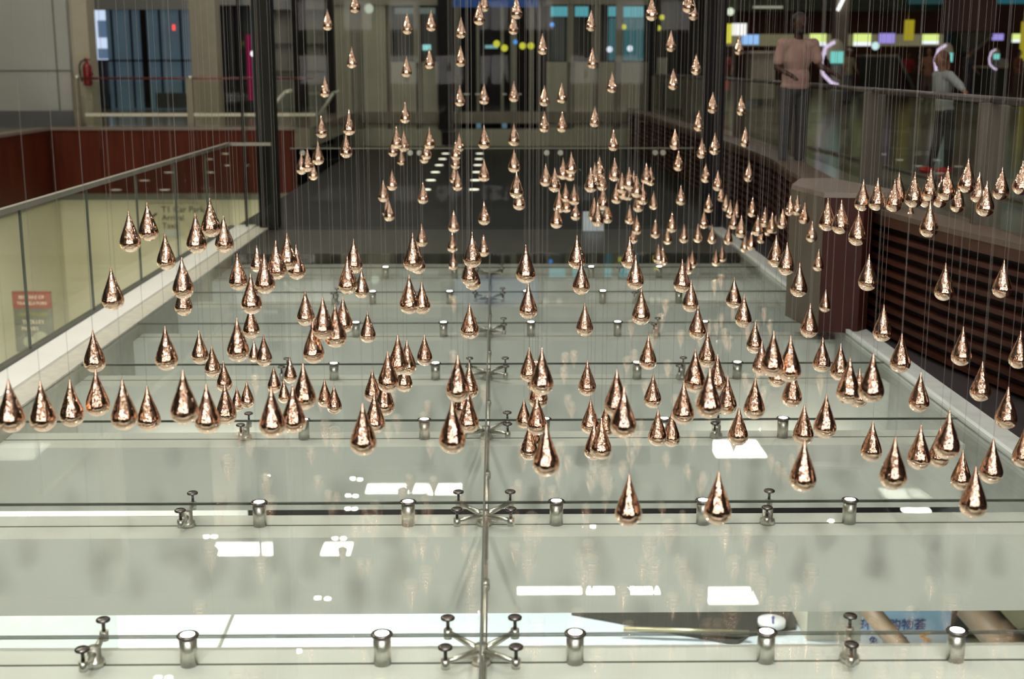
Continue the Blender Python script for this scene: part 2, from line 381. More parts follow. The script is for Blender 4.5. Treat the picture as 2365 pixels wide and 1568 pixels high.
# direction sign on the cream wall
def sign_board(px0, py0, px1, py1, Y, name, label, m, thick=.03):
    a = P(px0, py1, Y); c = P(px1, py0, Y)
    t = thing(name, label, 'sign', (a.x, Y, a.z))
    obj('board', box(NB(), 0, -thick, 0, c.x-a.x, 0, c.z-a.z), m, t)
    return t, c.x-a.x, c.z-a.z
INK = mat('dark_ink', (.05, .05, .04), .6); PALE = mat('pale_ink', (.42, .36, .30), .5)
t, sw, sh = sign_board(340, 470, 470, 545, 25.98, 'direction_sign', 'pale direction sign reading T1 Car Park on the cream wall', mat('pale_sign', (.60, .55, .37), .5))
text('T1 Car Park', .17, INK, t, (.32, -.035, sh-.17), (PI/2, 0, 0), align='LEFT')
text('Arrival', .16, INK, t, (.32, -.035, sh-.33), (PI/2, 0, 0), align='LEFT')
text('Taxi', .16, INK, t, (.32, -.035, sh-.49), (PI/2, 0, 0), align='LEFT')
b = NB(); prism(b, [(0, 0), (.12, .07), (.12, .02), (.24, .02), (.24, -.02), (.12, -.02), (.12, -.07)], 0, .006)
o = obj('arrow', b, INK, t); o.rotation_euler = (PI/2, math.radians(-35), 0); o.location = (.03, -.031, sh-.33)
o = obj('pictogram_panel', box(NB(), .32, -.036, .0, .68, -.031, sh-.54), mat('pale_grey_panel', (.55, .58, .55), .5), t)
# warning poster
t, sw, sh = sign_board(40, 672, 118, 812, 20.5, 'warning_poster', 'red and grey warning poster on a stand beyond the left railing', mat('poster_grey', (.07, .07, .055), .5))
obj('header', box(NB(), 0, -.034, sh*.72, sw, -.030, sh), mat('poster_red', (.14, .03, .02), .5), t)
text('BEWARE OF', .075, PALE, t, (sw/2, -.036, sh*.88), (PI/2, 0, 0))
text('TRAVELATORS', .072, PALE, t, (sw/2, -.036, sh*.78), (PI/2, 0, 0))
text('UNATTENDED', .072, mat('olive_ink', (.20, .18, .05), .5), t, (sw/2, -.036, sh*.60), (PI/2, 0, 0))
text('TROLLEY', .085, PALE, t, (sw/2, -.036, sh*.47), (PI/2, 0, 0))
text('MOVES', .085, PALE, t, (sw*.4, -.036, sh*.36), (PI/2, 0, 0))
b = NB(); ell(b, (sw*.35, -.03, sh*.17), (.10, .006, .09)); ell(b, (sw*.65, -.03, sh*.2), (.13, .006, .14)); obj('picture', b, mat('poster_pale', (.17, .17, .13), .5), t)
b = NB(); box(b, .05, -.02, -.0, .09, .0, .02); zz = -4-t.location.z; tube(b, (sw/2, .03, 0), (sw/2, .03, zz), .02); box(b, sw/2-.2, -.15, zz, sw/2+.2, .2, zz+.02); obj('stand', b, STEEL, t)

# ------------------------------------------------------------------ lower hall seen through the gap
def lowbox(name, label, cat, pts, z0, z1, m):
    q = [PZ(x, y, z0) for x, y in pts]
    o = obj(name, prism(NB(), [(v.x, v.y) for v in q], z0, z1), m); return tag(o, label, cat)
lowbox('floor_band', 'dark narrow strip crossing the pale lower hall floor', 'floor strip', [(537, 1415), (543, 1415), (508, 1500), (500, 1500)], -4, -3.99, mat('grey_strip', (.2, .2, .17), .5))
lowbox('floor_mat', 'grey blue mat on the lower floor at the left', 'mat', [(-60, 1405), (268, 1405), (274, 1500), (-60, 1500)], -4, -3.985, mat('mat_blue', (.34, .40, .42), .6))
lowbox('travelator', 'dark travelator tread tapering to a point on the lower floor', 'travelator', [(1320, 1421), (1838, 1415), (1838, 1455), (1730, 1470), (1700, 1492), (1640, 1480)], -4, -3.96, mat('travelator_tread', (.06, .055, .045), .45))
o = bpy.data.objects['travelator']
q0 = PZ(1440, 1452, -3.9); q1 = PZ(1730, 1462, -3.9)
obj('comb_plate', tube(NB(), q0, q1, .03), mat('comb_metal', (.5, .46, .3), .4, .8), o)
# round white marker
c = PZ(1782, 1437, -3.9)
t = thing('round_sign', 'round white sign with a blue arrow lying over the dark travelator', 'sign', (c.x, c.y, -3.90))
obj('disc', lathe(NB(), [(0, .03), (.15, .03), (.15, -.03), (0, -.03)], 32), mat('sign_white', (.85, .85, .85), .5), t)
b = NB(); tube(b, (-.01, -.11, .035), (.02, .03, .035), .012); tube(b, (.02, .03, .035), (.04, .09, .035), .02, .004); obj('blue_mark', b, mat('blue_ink', (.10, .12, .3), .5), t)
struct('wall_low_pier', box(NB(), *PZ(1862, 1480, -4)[:2], -4, *PZ(1985, 1410, -4)[:2], -2.9), mat('cream_stone', (.60, .58, .47), .5))
# poster with chinese lettering, leaning back
c0 = PZ(1995, 1500, -4); YB = c0.y+.1; wd = P(2195, 1450, YB).x-c0.x
t = thing('advertising_board', 'pale blue board with Chinese lettering standing below the glass at right', 'sign', (c0.x, YB, -4))
obj('board', box(NB(), 0, 0, 0, wd, .03, 1.15), mat('board_blue', (.40, .60, .74), .45), t)
zr = P(2080, 1458, YB).z+4; obj('board_foot', box(NB(), 0, -.004, 0, wd, 0, zr), mat('board_white', (.75, .78, .78), .45), t)
NAVY = mat('navy_ink', (.07, .08, .24), .5)
def lt(px, py): q = P(px, py, YB); return (q.x-c0.x, -.008, q.z+4)
text('\u73af\u5883 \u8d2d\u7269\u835f', .135, NAVY, t, lt(1985, 1452), (PI/2, 0, 0), align='LEFT')
text('\u514d  \u7a0e  \u5956', .10, NAVY, t, lt(2005, 1486), (PI/2, 0, 0), align='LEFT')
p = lt(2135, 1470); b = NB(); ell(b, (p[0], -.01, p[2]+.03), (.06, .008, .02), 12, Matrix.Rotation(-.4, 3, 'Y')); ell(b, (p[0]+.02, -.01, p[2]-.03), (.06, .008, .02), 12, Matrix.Rotation(.3, 3, 'Y')); obj('orange_petals', b, mat('orange_ink', (.8, .38, .08), .5), t)
# brown timber strip leaning in front of the board, bench and trolley on the lower floor
def stick(name, label, cat, a, b_, z0, z1, r, m):
    q0 = PZ(*a, z0); q1 = PZ(*b_, z1); o = obj(name, tube(NB(), q0, q1, r, None, 4), m); return tag(o, label, cat)
BRN = mat('brown_timber', (.27, .19, .12), .5)
stick('timber_strip', 'brown timber strip leaning across the pale blue board', 'timber strip', (2085, 1500), (2000, 1400), -2.75, -2.6, .085, BRN)
stick('timber_strip', 'broad brown timber strip right of the pale blue board', 'timber strip', (2345, 1510), (2240, 1395), -3.2, -3.2, .17, BRN)
t = thing('luggage_trolley', 'dark luggage trolley with brown uprights beside the pale blue board', 'trolley', PZ(2205, 1478, -4))
for nm, a, c_, r in (('upright', (-.12, 0, .1), (-.32, .35, .75), .03), ('upright', (.18, 0, .1), (.22, .35, .8), .03), ('handle', (-.34, .36, .76), (-.46, .30, .76), .05)):
    obj(nm, tube(NB(), a, c_, r), BRN if nm == 'upright' else BLACK, t)
obj('basket', box(NB(), -.1, -.12, .12, .42, .25, .42), mat('trolley_dark', (.05, .05, .04), .5), t)
obj('wheel', tube(NB(), (-.05, -.1, .05), (-.05, -.06, .05), .05), BLACK, t); obj('wheel', tube(NB(), (.38, -.1, .05), (.38, -.06, .05), .05), BLACK, t)
q = PZ(2290, 1440, -4)
o = obj('floor_inlay', prism(NB(), [(q.x-.45, q.y-.5), (q.x+.05, q.y+.6), (q.x+.6, q.y+.6), (q.x+.25, q.y-.5)], -4, -3.99), mat('inlay_yellow', (.62, .58, .36), .5)); tag(o, 'pale yellow floor inlay at the far lower right', 'floor inlay')
# lower hall lamps under the deck level
def low_lamp(x, y, z, sx, sy, e, label):
    t = thing('ceiling_light', label, 'ceiling light', (x, y, z), 0, 'lower hall light panels')
    obj('diffuser', box(NB(), -sx/2, -sy/2, 0, sx/2, sy/2, .03), emis('low_diffuser', (1, .96, .86), 4), t)
    l = bpy.data.lights.new('area_light', 'AREA'); l.shape = 'RECTANGLE'; l.size = sx; l.size_y = sy; l.energy = e; l.color = (.93, .98, 1)
    lo = bpy.data.objects.new('area_light', l); COL.objects.link(lo); lo.parent = t; lo.location = (0, 0, -.02)
area(-6.1, 16, -.3, 2, 8, 500, (1, .95, .80), (0, 0, 0), bpy.data.objects['wall_left_side'])  # added light without a fixture, brightens the cream walls of the passage
for x in (-2, 2):
    for y in (8.9, 13.4):
        low_lamp(x, y+.02, -.62, 1.1, .4, 120, 'light panel under the glass deck over the lower hall, %s %s' % ('left' if x < 0 else 'right', 'near' if y < 10 else 'far'))

# ------------------------------------------------------------------ right louvred wall, pier and balcony
path = [(4.5, 4.6), (6.0, 4.0), (7.0, 3.68), (8.0, 3.40), (9.0, 3.20), (10.1, 3.06), (11.5, 3.03), (12.7, 3.08), (14.0, 3.20), (16.0, 3.40), (18, 3.46), (20.5, 3.5), (26, 3.5), (34.6, 3.5)]
def pathx(y):
    for (a, xa), (b_, xb) in zip(path, path[1:]):
        if a <= y <= b_: return xa+(xb-xa)*(y-a)/(b_-a)
    return path[0][1] if y < path[0][0] else path[-1][1]
ys = [4.5+.4*i for i in range(int((34.6-4.5)/.4)+1)]
def ribbon(off0, off1, z0, z1, ys=ys):
    b = NB(); prev = None
    for y in ys:
        x = pathx(y); r = [b.verts.new(p) for p in ((x+off0, y, z0), (x+off1, y, z0), (x+off1, y, z1), (x+off0, y, z1))]
        if prev:
            for i in range(4): b.faces.new((prev[i], prev[(i+1) % 4], r[(i+1) % 4], r[i]))
        else: b.faces.new(r)
        prev = r
    b.faces.new(prev[::-1]); return b
W = thing('louvre_wall', 'curved dark red slatted wall along the right side of the deck', 'louvre wall', (0, 0, 0))
obj('backing', ribbon(.09, .14, -.02, .86), LBACK, W)
for i in range(9):
    z = .015+.094*i
    b = ribbon(.0, .085, z, z+.034); obj('slat', b, LOUV, W)
obj('top_board', ribbon(-.015, .12, .865, .945), mat('brown_top_board', (.05, .020, .011), .5, spec=.25, var=.15), W)
obj('coping', ribbon(-.02, .30, .945, .985), mat('brown_coping', (.10, .070, .052), .5, spec=.25), W)
b = NB(); pts = [(pathx(y)+.15, y) for y in ys]+[(45, 34.6), (45, 4.5)]
prism(b, pts, .6, .9); struct('floor', b, HALLF)
struct('floor', box(NB(), -3.5, 34.6, .6, 45, 66, .9), HALLF)
# pier
pr = thing('pier', 'tall dark red pier with a taupe top standing at the right deck edge', 'pier', (0, 0, 0))
PP = [(2.60, 10.2), (2.90, 10.15), (3.0, 10.25), (2.99, 11.5), (2.72, 11.5), (2.50, 10.9)]
obj('body', prism(NB(), PP, .0, 1.08), PIER, pr)
obj('side_panel', prism(NB(), [(2.715, 11.5), (2.495, 10.9), (2.595, 10.19), (2.585, 10.19), (2.485, 10.9), (2.705, 11.51)], .0, 1.08), mat('taupe_side', (.085, .066, .048), .5, spec=.25), pr)
obj('top_plate', prism(NB(), [(x+(-.01 if x < 3 else .25), y+(-.01 if y < 11 else .02)) for x, y in PP], 1.08, 1.12), CAP, pr)
# balcony railing
br = thing('balcony_railing', 'balcony glass railing with broad steel posts above the slatted wall', 'railing', (0, 0, 0))
RP = [(3.35, 6.6), (3.52, 9.25), (3.67, 12.7), (3.95, 17.0), (4.1, 22.0), (4.15, 28.0), (4.15, 34.0)]
POST = mat('taupe_post', (.085, .072, .055), .5, .2)
for i, (x, y) in enumerate(RP):
    obj('post', box(NB(), x-.10, y-.03, .9, x+.10, y+.03, 1.84), POST, br)
for (xa, ya), (xb, yb) in zip(RP, RP[1:]):
    b = NB(); d = Vector((xb-xa, yb-ya, 0)).normalized()*.1; n = Vector((d.y, -d.x, 0)).normalized()*.006
    a = Vector((xa, ya, 0))+d; c = Vector((xb, yb, 0))-d
    prism(b, [(a+n)[:2], (c+n)[:2], (c-n)[:2], (a-n)[:2]], .98, 1.82); obj('glass_pane', b, RAILG, br)
    b = NB(); tube(b, (xa, ya, 1.86), (xb, yb, 1.86), .028); obj('handrail', b, RUBBER, br)
o = obj('floor_strip', box(NB(), 4.63, 11, .9, 4.72, 19.4, .925), mat('dark_floor_strip', (.09, .08, .065), .4)); tag(o, 'dark straight strip across the shiny hall floor behind the balcony', 'floor strip')

# ------------------------------------------------------------------ glass end screen and its columns
for x0, x1, nm in ((-3.08, -2.85, 'left'), (2.74, 2.97, 'right')):
    o = obj('column', box(NB(), x0, 17.0, -.0, x1, 17.35, CEIL), BLACK if nm == 'right' else mat('green_black_column', (.014, .015, .011), .45, spec=.15))
    tag(o, 'tall near-black square column at the far %s corner of the deck' % nm, 'column')
t = thing('glass_screen', 'tall clear glass screen across the far end of the deck', 'glass screen', (0, 17.1, 0))
for i in range(4):
    a = -2.66+1.31*i; obj('glass_pane', box(NB(), a, -.008, .02, a+1.3, .008, 5.0), SCREENG, t)
obj('cross_rail', box(NB(), -2.66, -.01, 1.03, 2.6, .01, 1.045), mat('thin_green_rail', (.16, .17, .12), .3), t)
for x in (-1.1, -.98, .68, .86, 2.1, 2.2, -2.5):
    obj('patch_fitting', tube(NB(), (x, -.03, .98), (x, .03, .98), .035, None, 16), mat('patch_steel', (.35, .36, .3), .4, .6), t)
# the dark glass edge left of the screen
t = thing('glass_fin', 'dark-edged tall glass fin at the far end of the left railing', 'glass fin', (-3.24, 17.0, 0))
obj('fin_pane', box(NB(), -.008, -.005, 0.03, .008, .3, 5), SCREENG, t); obj('fin_edge', box(NB(), -.02, -.02, .03, .012, -.005, 5), BLACK, t)

# ------------------------------------------------------------------ far lobby
LY = 34.6
def wbox(name, px0, py0, px1, py1, Y, depth, m, parent=None):
    pm = (max(py0, -20)+py1)/2; x0, x1 = P(px0, pm, Y).x, P(px1, pm, Y).x
    return obj(name, box(NB(), x0, Y, P(px0, py1, Y).z, x1, Y+depth, P(px1, py0, Y).z), m, parent)
lob = thing('lift_lobby', 'beige panelled lobby front beyond the black floor, far centre', 'lobby front', (0, 0, 0))
wbox('plinth', 765, 298, 1500, 338, LY, .3, BEIGE, lob)
xs = [775, 812, 838, 893, 905, 962, 976, 1012]
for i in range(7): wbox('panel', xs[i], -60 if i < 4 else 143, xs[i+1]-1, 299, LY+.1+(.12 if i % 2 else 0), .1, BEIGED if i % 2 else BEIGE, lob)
xs = [1262, 1310, 1326, 1372, 1384, 1420, 1436, 1478, 1498]
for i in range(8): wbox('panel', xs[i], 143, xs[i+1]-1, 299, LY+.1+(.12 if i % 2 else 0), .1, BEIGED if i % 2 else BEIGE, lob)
xs = [1518, 1562]; wbox('panel', 1518, 270, 1562, 312, LY+.1, .1, BEIGE, lob)
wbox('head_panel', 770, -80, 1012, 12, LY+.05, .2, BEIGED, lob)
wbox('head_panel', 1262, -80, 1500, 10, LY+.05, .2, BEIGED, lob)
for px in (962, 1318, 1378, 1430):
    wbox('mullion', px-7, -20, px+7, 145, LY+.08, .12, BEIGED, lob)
for i, (a, c_) in enumerate(((1012, 1046), (1500, 1518), (1560, 1600), (677, 707), (1046, 1052))):
    if i == 4: continue
    o = wbox('column', a, -120, c_, 300 if i != 3 else 336, LY-.3, .28, BLACK)
    tag(o, ['black column right of the left beige panels in the far lobby', 'thin black column right of the right beige panels', 'broad black column between lobby and shopping hall', 'black column at the left end of the far lobby'][i], 'column')
o = wbox('column', 752, -20, 770, 300, LY-1.2, .2, BLACK); tag(o, 'thin black post left of the far beige panels', 'column')
o = wbox('stone_block', 765-45, 308, 766, 334, LY-1.0, .4, BLACK); tag(o, 'low black block at the left foot of the far lobby', 'block')
o = wbox('stone_block', 1020, 306, 1053, 336, LY-1.0, .4, BLACK); tag(o, 'low black block left of the dark lift doors', 'block')
o = wbox('stone_block', 1500, 306, 1560, 330, LY-1.0, .4, BLACK); tag(o, 'low black block right of the far lobby', 'block')
struct('wall_lobby', box(NB(), P(765, 0, LY+.75).x, LY+.75, -.01, P(1012, 0, LY+.75).x, LY+.85, CEIL), MATS.get('far_dark') or mat('far_dark', (.04, .04, .035), .6))
struct('wall_lobby_right', box(NB(), P(1262, 0, LY+.75).x, LY+.75, -.01, P(1600, 0, LY+.75).x, LY+.85, CEIL), MATS['far_dark'])
dz = thing('door_screen', 'dark glazed double door with thin upright bars, far centre', 'door', (0, 0, 0))
wbox('backing', 1046, 16, 1262, 338, LY+.9, .05, mat('door_black', (.010, .009, .010), .5, spec=.1), dz)
GB = mat('grey_bar', (.14, .14, .11), .35, .5)
for px, wd in ((1057, 10), (1104, 7), (1160, 7), (1186, 14), (1228, 8), (1246, 5)): wbox('upright_bar', px-wd/2, 16, px+wd/2, 336, LY+.6, .06, GB, dz)
wbox('threshold', 1046, 306, 1262, 311, LY+.5, .05, GB, dz)
for a, c_ in ((1070, 1084), (1098, 1112), (1160, 1170), (1192, 1204)): wbox('pull_bar', a, 216, c_, 219, LY+.4, .03, mat('pull_steel', (.5, .48, .42), .3, .8), dz)
for a, c_ in ((1100, 1111), (1160, 1171)): wbox('glass_slot', a, 276, c_, 296, LY+.55, .03, emis('blue_slot', (.25, .45, .6), .35), dz)
wbox('blue_header', 1012, -60, 1245, 17, LY+.7, .05, emis('blue_header_glass', (.04, .09, .26), .55), dz)
# cyan windows and small lamps behind
CY = emis('cyan_window', (.11, .42, .50), .85); CYD = emis('dim_cyan_window', (.05, .16, .19), .7)
n = 0
for a, b_, m, lab in (((1272, 15), (1316, 38), CY, 'first'), ((1328, 15), (1359, 38), CY, 'second'), ((1405, 15), (1428, 38), CY, 'third'), ((1440, 15), (1486, 40), CY, 'fourth')):
    o = wbox('lit_window', a[0], a[1], b_[0], b_[1], LY+.71, .04, m); tag(o, 'bright cyan window over the right beige panels, %s from left' % lab, 'window', 'cyan windows of the far lobby')
for a, b_, lab in (((1272, 42), (1316, 140), 'left'), ((1405, 42), (1428, 140), 'middle'), ((1440, 42), (1486, 140), 'right')):
    o = wbox('dark_window', a[0], a[1], b_[0], b_[1], LY+.71, .04, CYD if lab != 'left' else mat('dark_teal', (.03, .05, .05), .3)); tag(o, 'tall dim teal window under the cyan windows, %s' % lab, 'window')
for a, b_, lab in (((912, 18), (955, 32), 'left'), ((966, 18), (1005, 32), 'right')):
    o = wbox('grey_window', a[0], a[1], b_[0], b_[1], LY+.71, .04, emis('grey_window_glass', (.22, .26, .24), .5)); tag(o, 'pale grey window strip over the left beige panels, %s one' % lab, 'window')
o = wbox('dark_window', 900, 33, 1008, 143, LY+.70, .05, mat('window_black', (.03, .03, .025), .3)); tag(o, 'dark window band behind the left beige panels', 'window')
o = wbox('display_screen', 976, 103, 995, 116, LY+.5, .04, emis('cyan_screen', (.35, .8, .8), .9)); tag(o, 'small bright cyan screen above the left beige panels', 'screen')
YL = emis('yellow_lamp', (.62, .60, .05), 1.0)
def bulb(px, py, Y, r, m, label, cat='lamp'):
    c = P(px, py, Y); o = obj('lamp', ell(NB(), (0, 0, 0), (r, r*.5, r), 12), m, None, c); return tag(o, label, cat)
def bulbrow(l, Y, r, m, what):
    for i, (px, py) in enumerate(l): bulb(px, py, Y, r, m, '%s, %s from left' % (what, ORD[i]))
bulbrow([(1147, 101), (1165, 111), (1207, 106), (1226, 106)], LY+.5, .09, YL, 'blurred yellow lamp in the dark doors')
bulbrow([(1275, 57), (1190, 97)], LY+.5, .06, emis('blue_lamp', (.1, .35, .9), 1.0), 'small blue lamp in the lobby glass')
bulbrow([(1441, 62), (1521, 65), (1529, 40)], LY+.5, .07, YL, 'small yellow green lamp near the cyan windows')
bulbrow([(1408, 114), (1455, 112), (1594, 92)], LY+.45, .08, emis('white_lamp', (.7, .75, .9), 1.2), 'small white lamp behind the right beige panels')
o = wbox('display_screen', 1120, 104, 1150, 112, LY+.55, .03, emis('cyan_strip', (.25, .5, .55), .7)); tag(o, 'thin cyan strip light in the dark doors', 'screen')
o = wbox('counter', 1515, 133, 1541, 171, LY+.6, .2, mat('pale_counter', (.42, .42, .34), .5)); tag(o, 'pale box counter between the black columns', 'counter')
bulb(852, 20, LY-.2, .12, emis('soft_lamp', (.55, .6, .5), .8), 'soft round lamp high on the left beige panels')
bulb(586, 124, 33, .08, emis('soft_white_lamp', (.8, .8, .85), 1.6), 'small white lamp beside the magenta strip')

# ------------------------------------------------------------------ left upper hall
struct('wall_left', box(NB(), -30, 26.15, .9, P(165, 200, 26.15).x, 26.5, CEIL), GREYP)
b = NB()
for px in (127,):
    a = P(px, 100, 26.13); box(b, a.x-.012, 26.13, .9, a.x+.012, 26.15, 8)
box(b, -14, 26.13, P(60, 163, 26.15).z-.01, P(165, 163, 26.15).x, 26.15, P(60, 163, 26.15).z+.01)
struct('trim_5', b, JOINT)
struct('baseboard_left', box(NB(), -14, 26.05, .9, P(172, 200, 26.05).x, 26.15, P(60, 256, 26.05).z), mat('slate_plinth', (.075, .08, .085), .5))
for i, (a, c_, Y) in enumerate(((150, 205, 26.3), (440, 500, 30))):
    x0 = P(a, 100, Y).x; x1 = P(c_, 100, Y).x
    o = obj('column', box(NB(), x0, Y, .9, x1, Y+.5, CEIL), mat('warm_column', (.33, .30, .23), .5)); tag(o, ['broad warm grey column left of the blue window', 'broad warm grey column right of the blue window'][i], 'column')
struct('wall_left_back', box(NB(), -30, 37.4, .9, -4.5, 37.8, 1.3), MATS['slate_plinth'])
struct('wall_left_top', box(NB(), -30, 36.9, P(300, 22, 36.9).z, -4.5, 37.3, CEIL), GREYP)
wn = thing('window_wall', 'blue grey glazed wall with dark uprights between the warm columns', 'window wall', (0, 0, 0))
BG = mat('blue_grey_glass', (.08, .13, .17), .6, var=.3, scale=.8, emit=(.10, .16, .21), es=.28)
wbox('glazing', 250, 20, 600, 252, 37.0, .04, BG, wn)
for px in (262, 306, 335, 372, 420): wbox('upright_bar', px-(7 if px == 335 else 2), 22, px+(7 if px == 335 else 2), 250, 36.9, .06, BLACK, wn)
wbox('cross_bar', 205, 138, 445, 142, 36.88, .04, BLACK, wn)
wbox('red_light', 398, 57, 404, 70, 36.85, .03, emis('red_sign', (1, .08, .05), 1.4), wn)
wbox('low_cabinet', 360, 215, 440, 250, 36.0, .4, mat('dark_cabinet', (.05, .06, .06), .5), wn)
# building outside the window
bd = thing('building', 'pale building with dark windows outside the blue window', 'building', (0, 0, 0))
wbox('facade', 195, -10, 262, 140, 60, .3, emis('day_facade', (.62, .74, .95), .9), bd)
for a in ((205, 47, 219, 87), (226, 47, 246, 87), (205, 112, 219, 138), (226, 112, 256, 136)): wbox('window', a[0], a[1], a[2], a[3], 59.9, .05, emis('day_window', (.12, .19, .30), .7), bd)
o = wbox('parapet', 212, 140, 245, 248, 36.6, .2, mat('navy_cabinet', (.02, .03, .05), .5)); tag(o, 'dark navy cabinet standing below the pale building window', 'cabinet')
# doors with magenta strip
dd = thing('door_set', 'dark glazed doors with a magenta light strip, right of the column', 'door', (0, 0, 0))
wbox('glazing', 498, 10, 582, 262, 33.5, .05, mat('dark_door_glass', (.04, .05, .05), .2), dd)
for px in (512, 526, 545, 558): wbox('upright_bar', px-3, 10, px+3, 255, 33.4, .06, BLACK, dd)
wbox('magenta_strip', 571, 80, 581, 232, 33.3, .04, emis('magenta', (.5, .02, .12), .28), dd)
wbox('lintel', 495, -60, 600, 12, 33.2, .2, GREYP, dd)
# red fire bell unit on the column
c = P(201, 198, 26.1)
fe = thing('fire_extinguisher', 'dark red fire extinguisher with black hose mounted on the warm grey column', 'fire extinguisher', (c.x, 26.18, c.z))
FR = mat('fire_red', (.16, .006, .008), .3)
obj('cylinder', lathe(NB(), [(0, 0), (.07, .0), (.085, .03), (.085, .36), (.06, .42), (.03, .45), (0, .45)], 24), FR, fe)
b = NB(); tube(b, (0, 0, .44), (0, 0, .50), .025); tube(b, (-.05, 0, .52), (.07, 0, .50), .014); obj('valve', b, FR, fe)
b = NB(); hp = [(-.02, 0, .49), (-.10, -.02, .47), (-.14, -.03, .38), (-.14, -.03, .22), (-.10, -.04, .08)]
for p0, p1 in zip(hp, hp[1:]): tube(b, p0, p1, .018)
obj('hose', b, mat('hose_black', (.02, .02, .02), .6), fe)
obj('bracket', box(NB(), -.09, .06, .2, .09, .12, .26), STEEL, fe)
# upper railing on the left
ur = thing('balcony_railing', 'thin two-bar railing with square posts above the dark red fascia', 'railing', (0, 0, 0))
Yr = 25.85
for px in (176, 438): 
    x = P(px, 200, Yr).x; obj('post', box(NB(), x-.06, Yr-.04, .91, x+.06, Yr+.04, P(px, 178, Yr).z), mat('bronze_post', (.20, .18, .13), .35, .5), ur)
    obj('post_cap', ell(NB(), (x+.02, Yr-.03, P(px, 178, Yr).z), (.05, .03, .03)), STEEL, ur)
za = P(300, 181, Yr).z; zb = P(300, 265, Yr).z
obj('handrail', tube(NB(), (P(176, 0, Yr).x, Yr, za), (-3.5, Yr, za), .022), mat('wine_rail', (.12, .03, .03), .3, .3), ur)
obj('lower_rail', box(NB(), P(180, 0, Yr).x, Yr-.03, zb-.03, -3.5, Yr+.03, zb+.03), mat('pale_lower_rail', (.50, .47, .38), .4), ur)
obj('glass_pane', box(NB(), P(185, 0, Yr).x, Yr-.005, .95, P(430, 0, Yr).x, Yr+.005, za-.06), RAILG, ur)
obj('glass_pane', box(NB(), P(446, 0, Yr).x, Yr-.005, .95, -3.6, Yr+.005, za-.06), RAILG, ur)
# sloping rails of the stair left of the lobby
sr = thing('stair_rail', 'pale sloping stair handrail seen beside the left black column', 'handrail', (0, 0, 0))
obj('rail', tube(NB(), P(596, 283, 22), P(660, 212, 22), .03), mat('pale_green_rail', (.40, .42, .34), .4), sr); obj('rail_end', tube(NB(), P(660, 212, 22), P(676, 209, 22), .03), MATS['pale_green_rail'], sr)
sr = thing('stair_rail', 'pale sloping stair handrail right of the left black columns', 'handrail', (0, 0, 0))
obj('rail', tube(NB(), P(735, 270, 33), P(770, 215, 33), .04), MATS['pale_green_rail'], sr); obj('rail_end', tube(NB(), P(770, 215, 33), P(784, 211, 33), .04), MATS['pale_green_rail'], sr)
b = NB()
for i in range(6): box(b, P(600, 0, 37).x, 37, P(0, 145+32*i, 37).z, P(780, 0, 37).x, 37.2, P(0, 172+32*i, 37).z+.6)
struct('wall_behind_stair', box(NB(), P(592, 0, 37.2).x, 37.2, .9, P(790, 0, 37.2).x, 37.4, CEIL), mat('stair_wall', (.30, .30, .25), .5)); b.free()
for i, py in enumerate((100, 163, 262)):
    o = wbox('stair_band', 600, py, 790, py+5, 37.1, .05, mat('stair_dark', (.10, .10, .08), .5)); tag(o, 'dark horizontal band on the wall behind the stair, %s one' % ['upper', 'middle', 'lower'][i], 'wall band')
o = wbox('stair_band', 710, 213, 780, 219, 36.9, .05, mat('stair_pale', (.5, .5, .42), .5)); tag(o, 'pale horizontal tread of the stair beside the black columns', 'wall band')

# ------------------------------------------------------------------ right hall
BW = mat('brown_red_wall', (.085, .022, .012), .6, var=.3, scale=.5, stretch=(3, 1, .3))
struct('wall_right_back', box(NB(), P(1655, 0, 62).x, 62, .9, 45, 62.4, CEIL), BW)
struct('wall_right_far', box(NB(), 40, 5, .9, 40.3, 62, CEIL), BW)
struct('wall_centre_back', box(NB(), -4.2, 62, .9, P(1655, 0, 62).x, 62.3, CEIL), mat('far_dark_wall', (.05, .05, .045), .6))
o = wbox('ceiling_bulkhead', 1655, -160, 2215, 24, 50, 1.0, mat('green_bulkhead', (.075, .09, .05), .6, var=.3)); tag(o, 'dark green ceiling bulkhead above the right hall', 'bulkhead')
o = wbox('ceiling_bulkhead', 2302, -160, 2400, 7, 48, .6, emis('teal_header', (.03, .16, .2), .5)); tag(o, 'teal lit header at the top right corner', 'bulkhead')
o = wbox('ceiling_bulkhead', 2110, -160, 2216, 8, 49, .6, emis('teal_header2', (.04, .11, .11), .4)); tag(o, 'dim teal header left of the hanging brown red block', 'bulkhead')
o = wbox('light_strip', 1740, 14, 1808, 19, 49.8, .05, emis('soft_strip', (.5, .5, .38), .6)); tag(o, 'soft pale light strip on the green bulkhead', 'light strip')
bulbrow([(1672, 28), (1687, 27)], 49.5, .14, emis('pale_green_lamp', (.7, .8, .6), 1.0), 'soft pale lamp under the green bulkhead')
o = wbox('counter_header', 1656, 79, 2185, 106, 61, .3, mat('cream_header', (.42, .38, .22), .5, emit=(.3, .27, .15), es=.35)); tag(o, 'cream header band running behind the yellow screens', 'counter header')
YG = (.62, .75, .22)
def screen(px0, py0, px1, py1, Y, m, label, foot=None):
    t = thing('display_screen', label, 'screen', (0, 0, 0)); fc = wbox('screen_face', px0, py0, px1, py1, Y, .04, m, t)
    wbox('casing', px0-1, py0-1, px1+1, py1+1, Y+.05, .12, BLACK, t)
    if foot: wbox('white_band', px0, py0+(py1-py0)*.68, px1, py1, Y-.03, .02, emis('white_band', (.85, .92, .95), 1.0), fc)
    return t
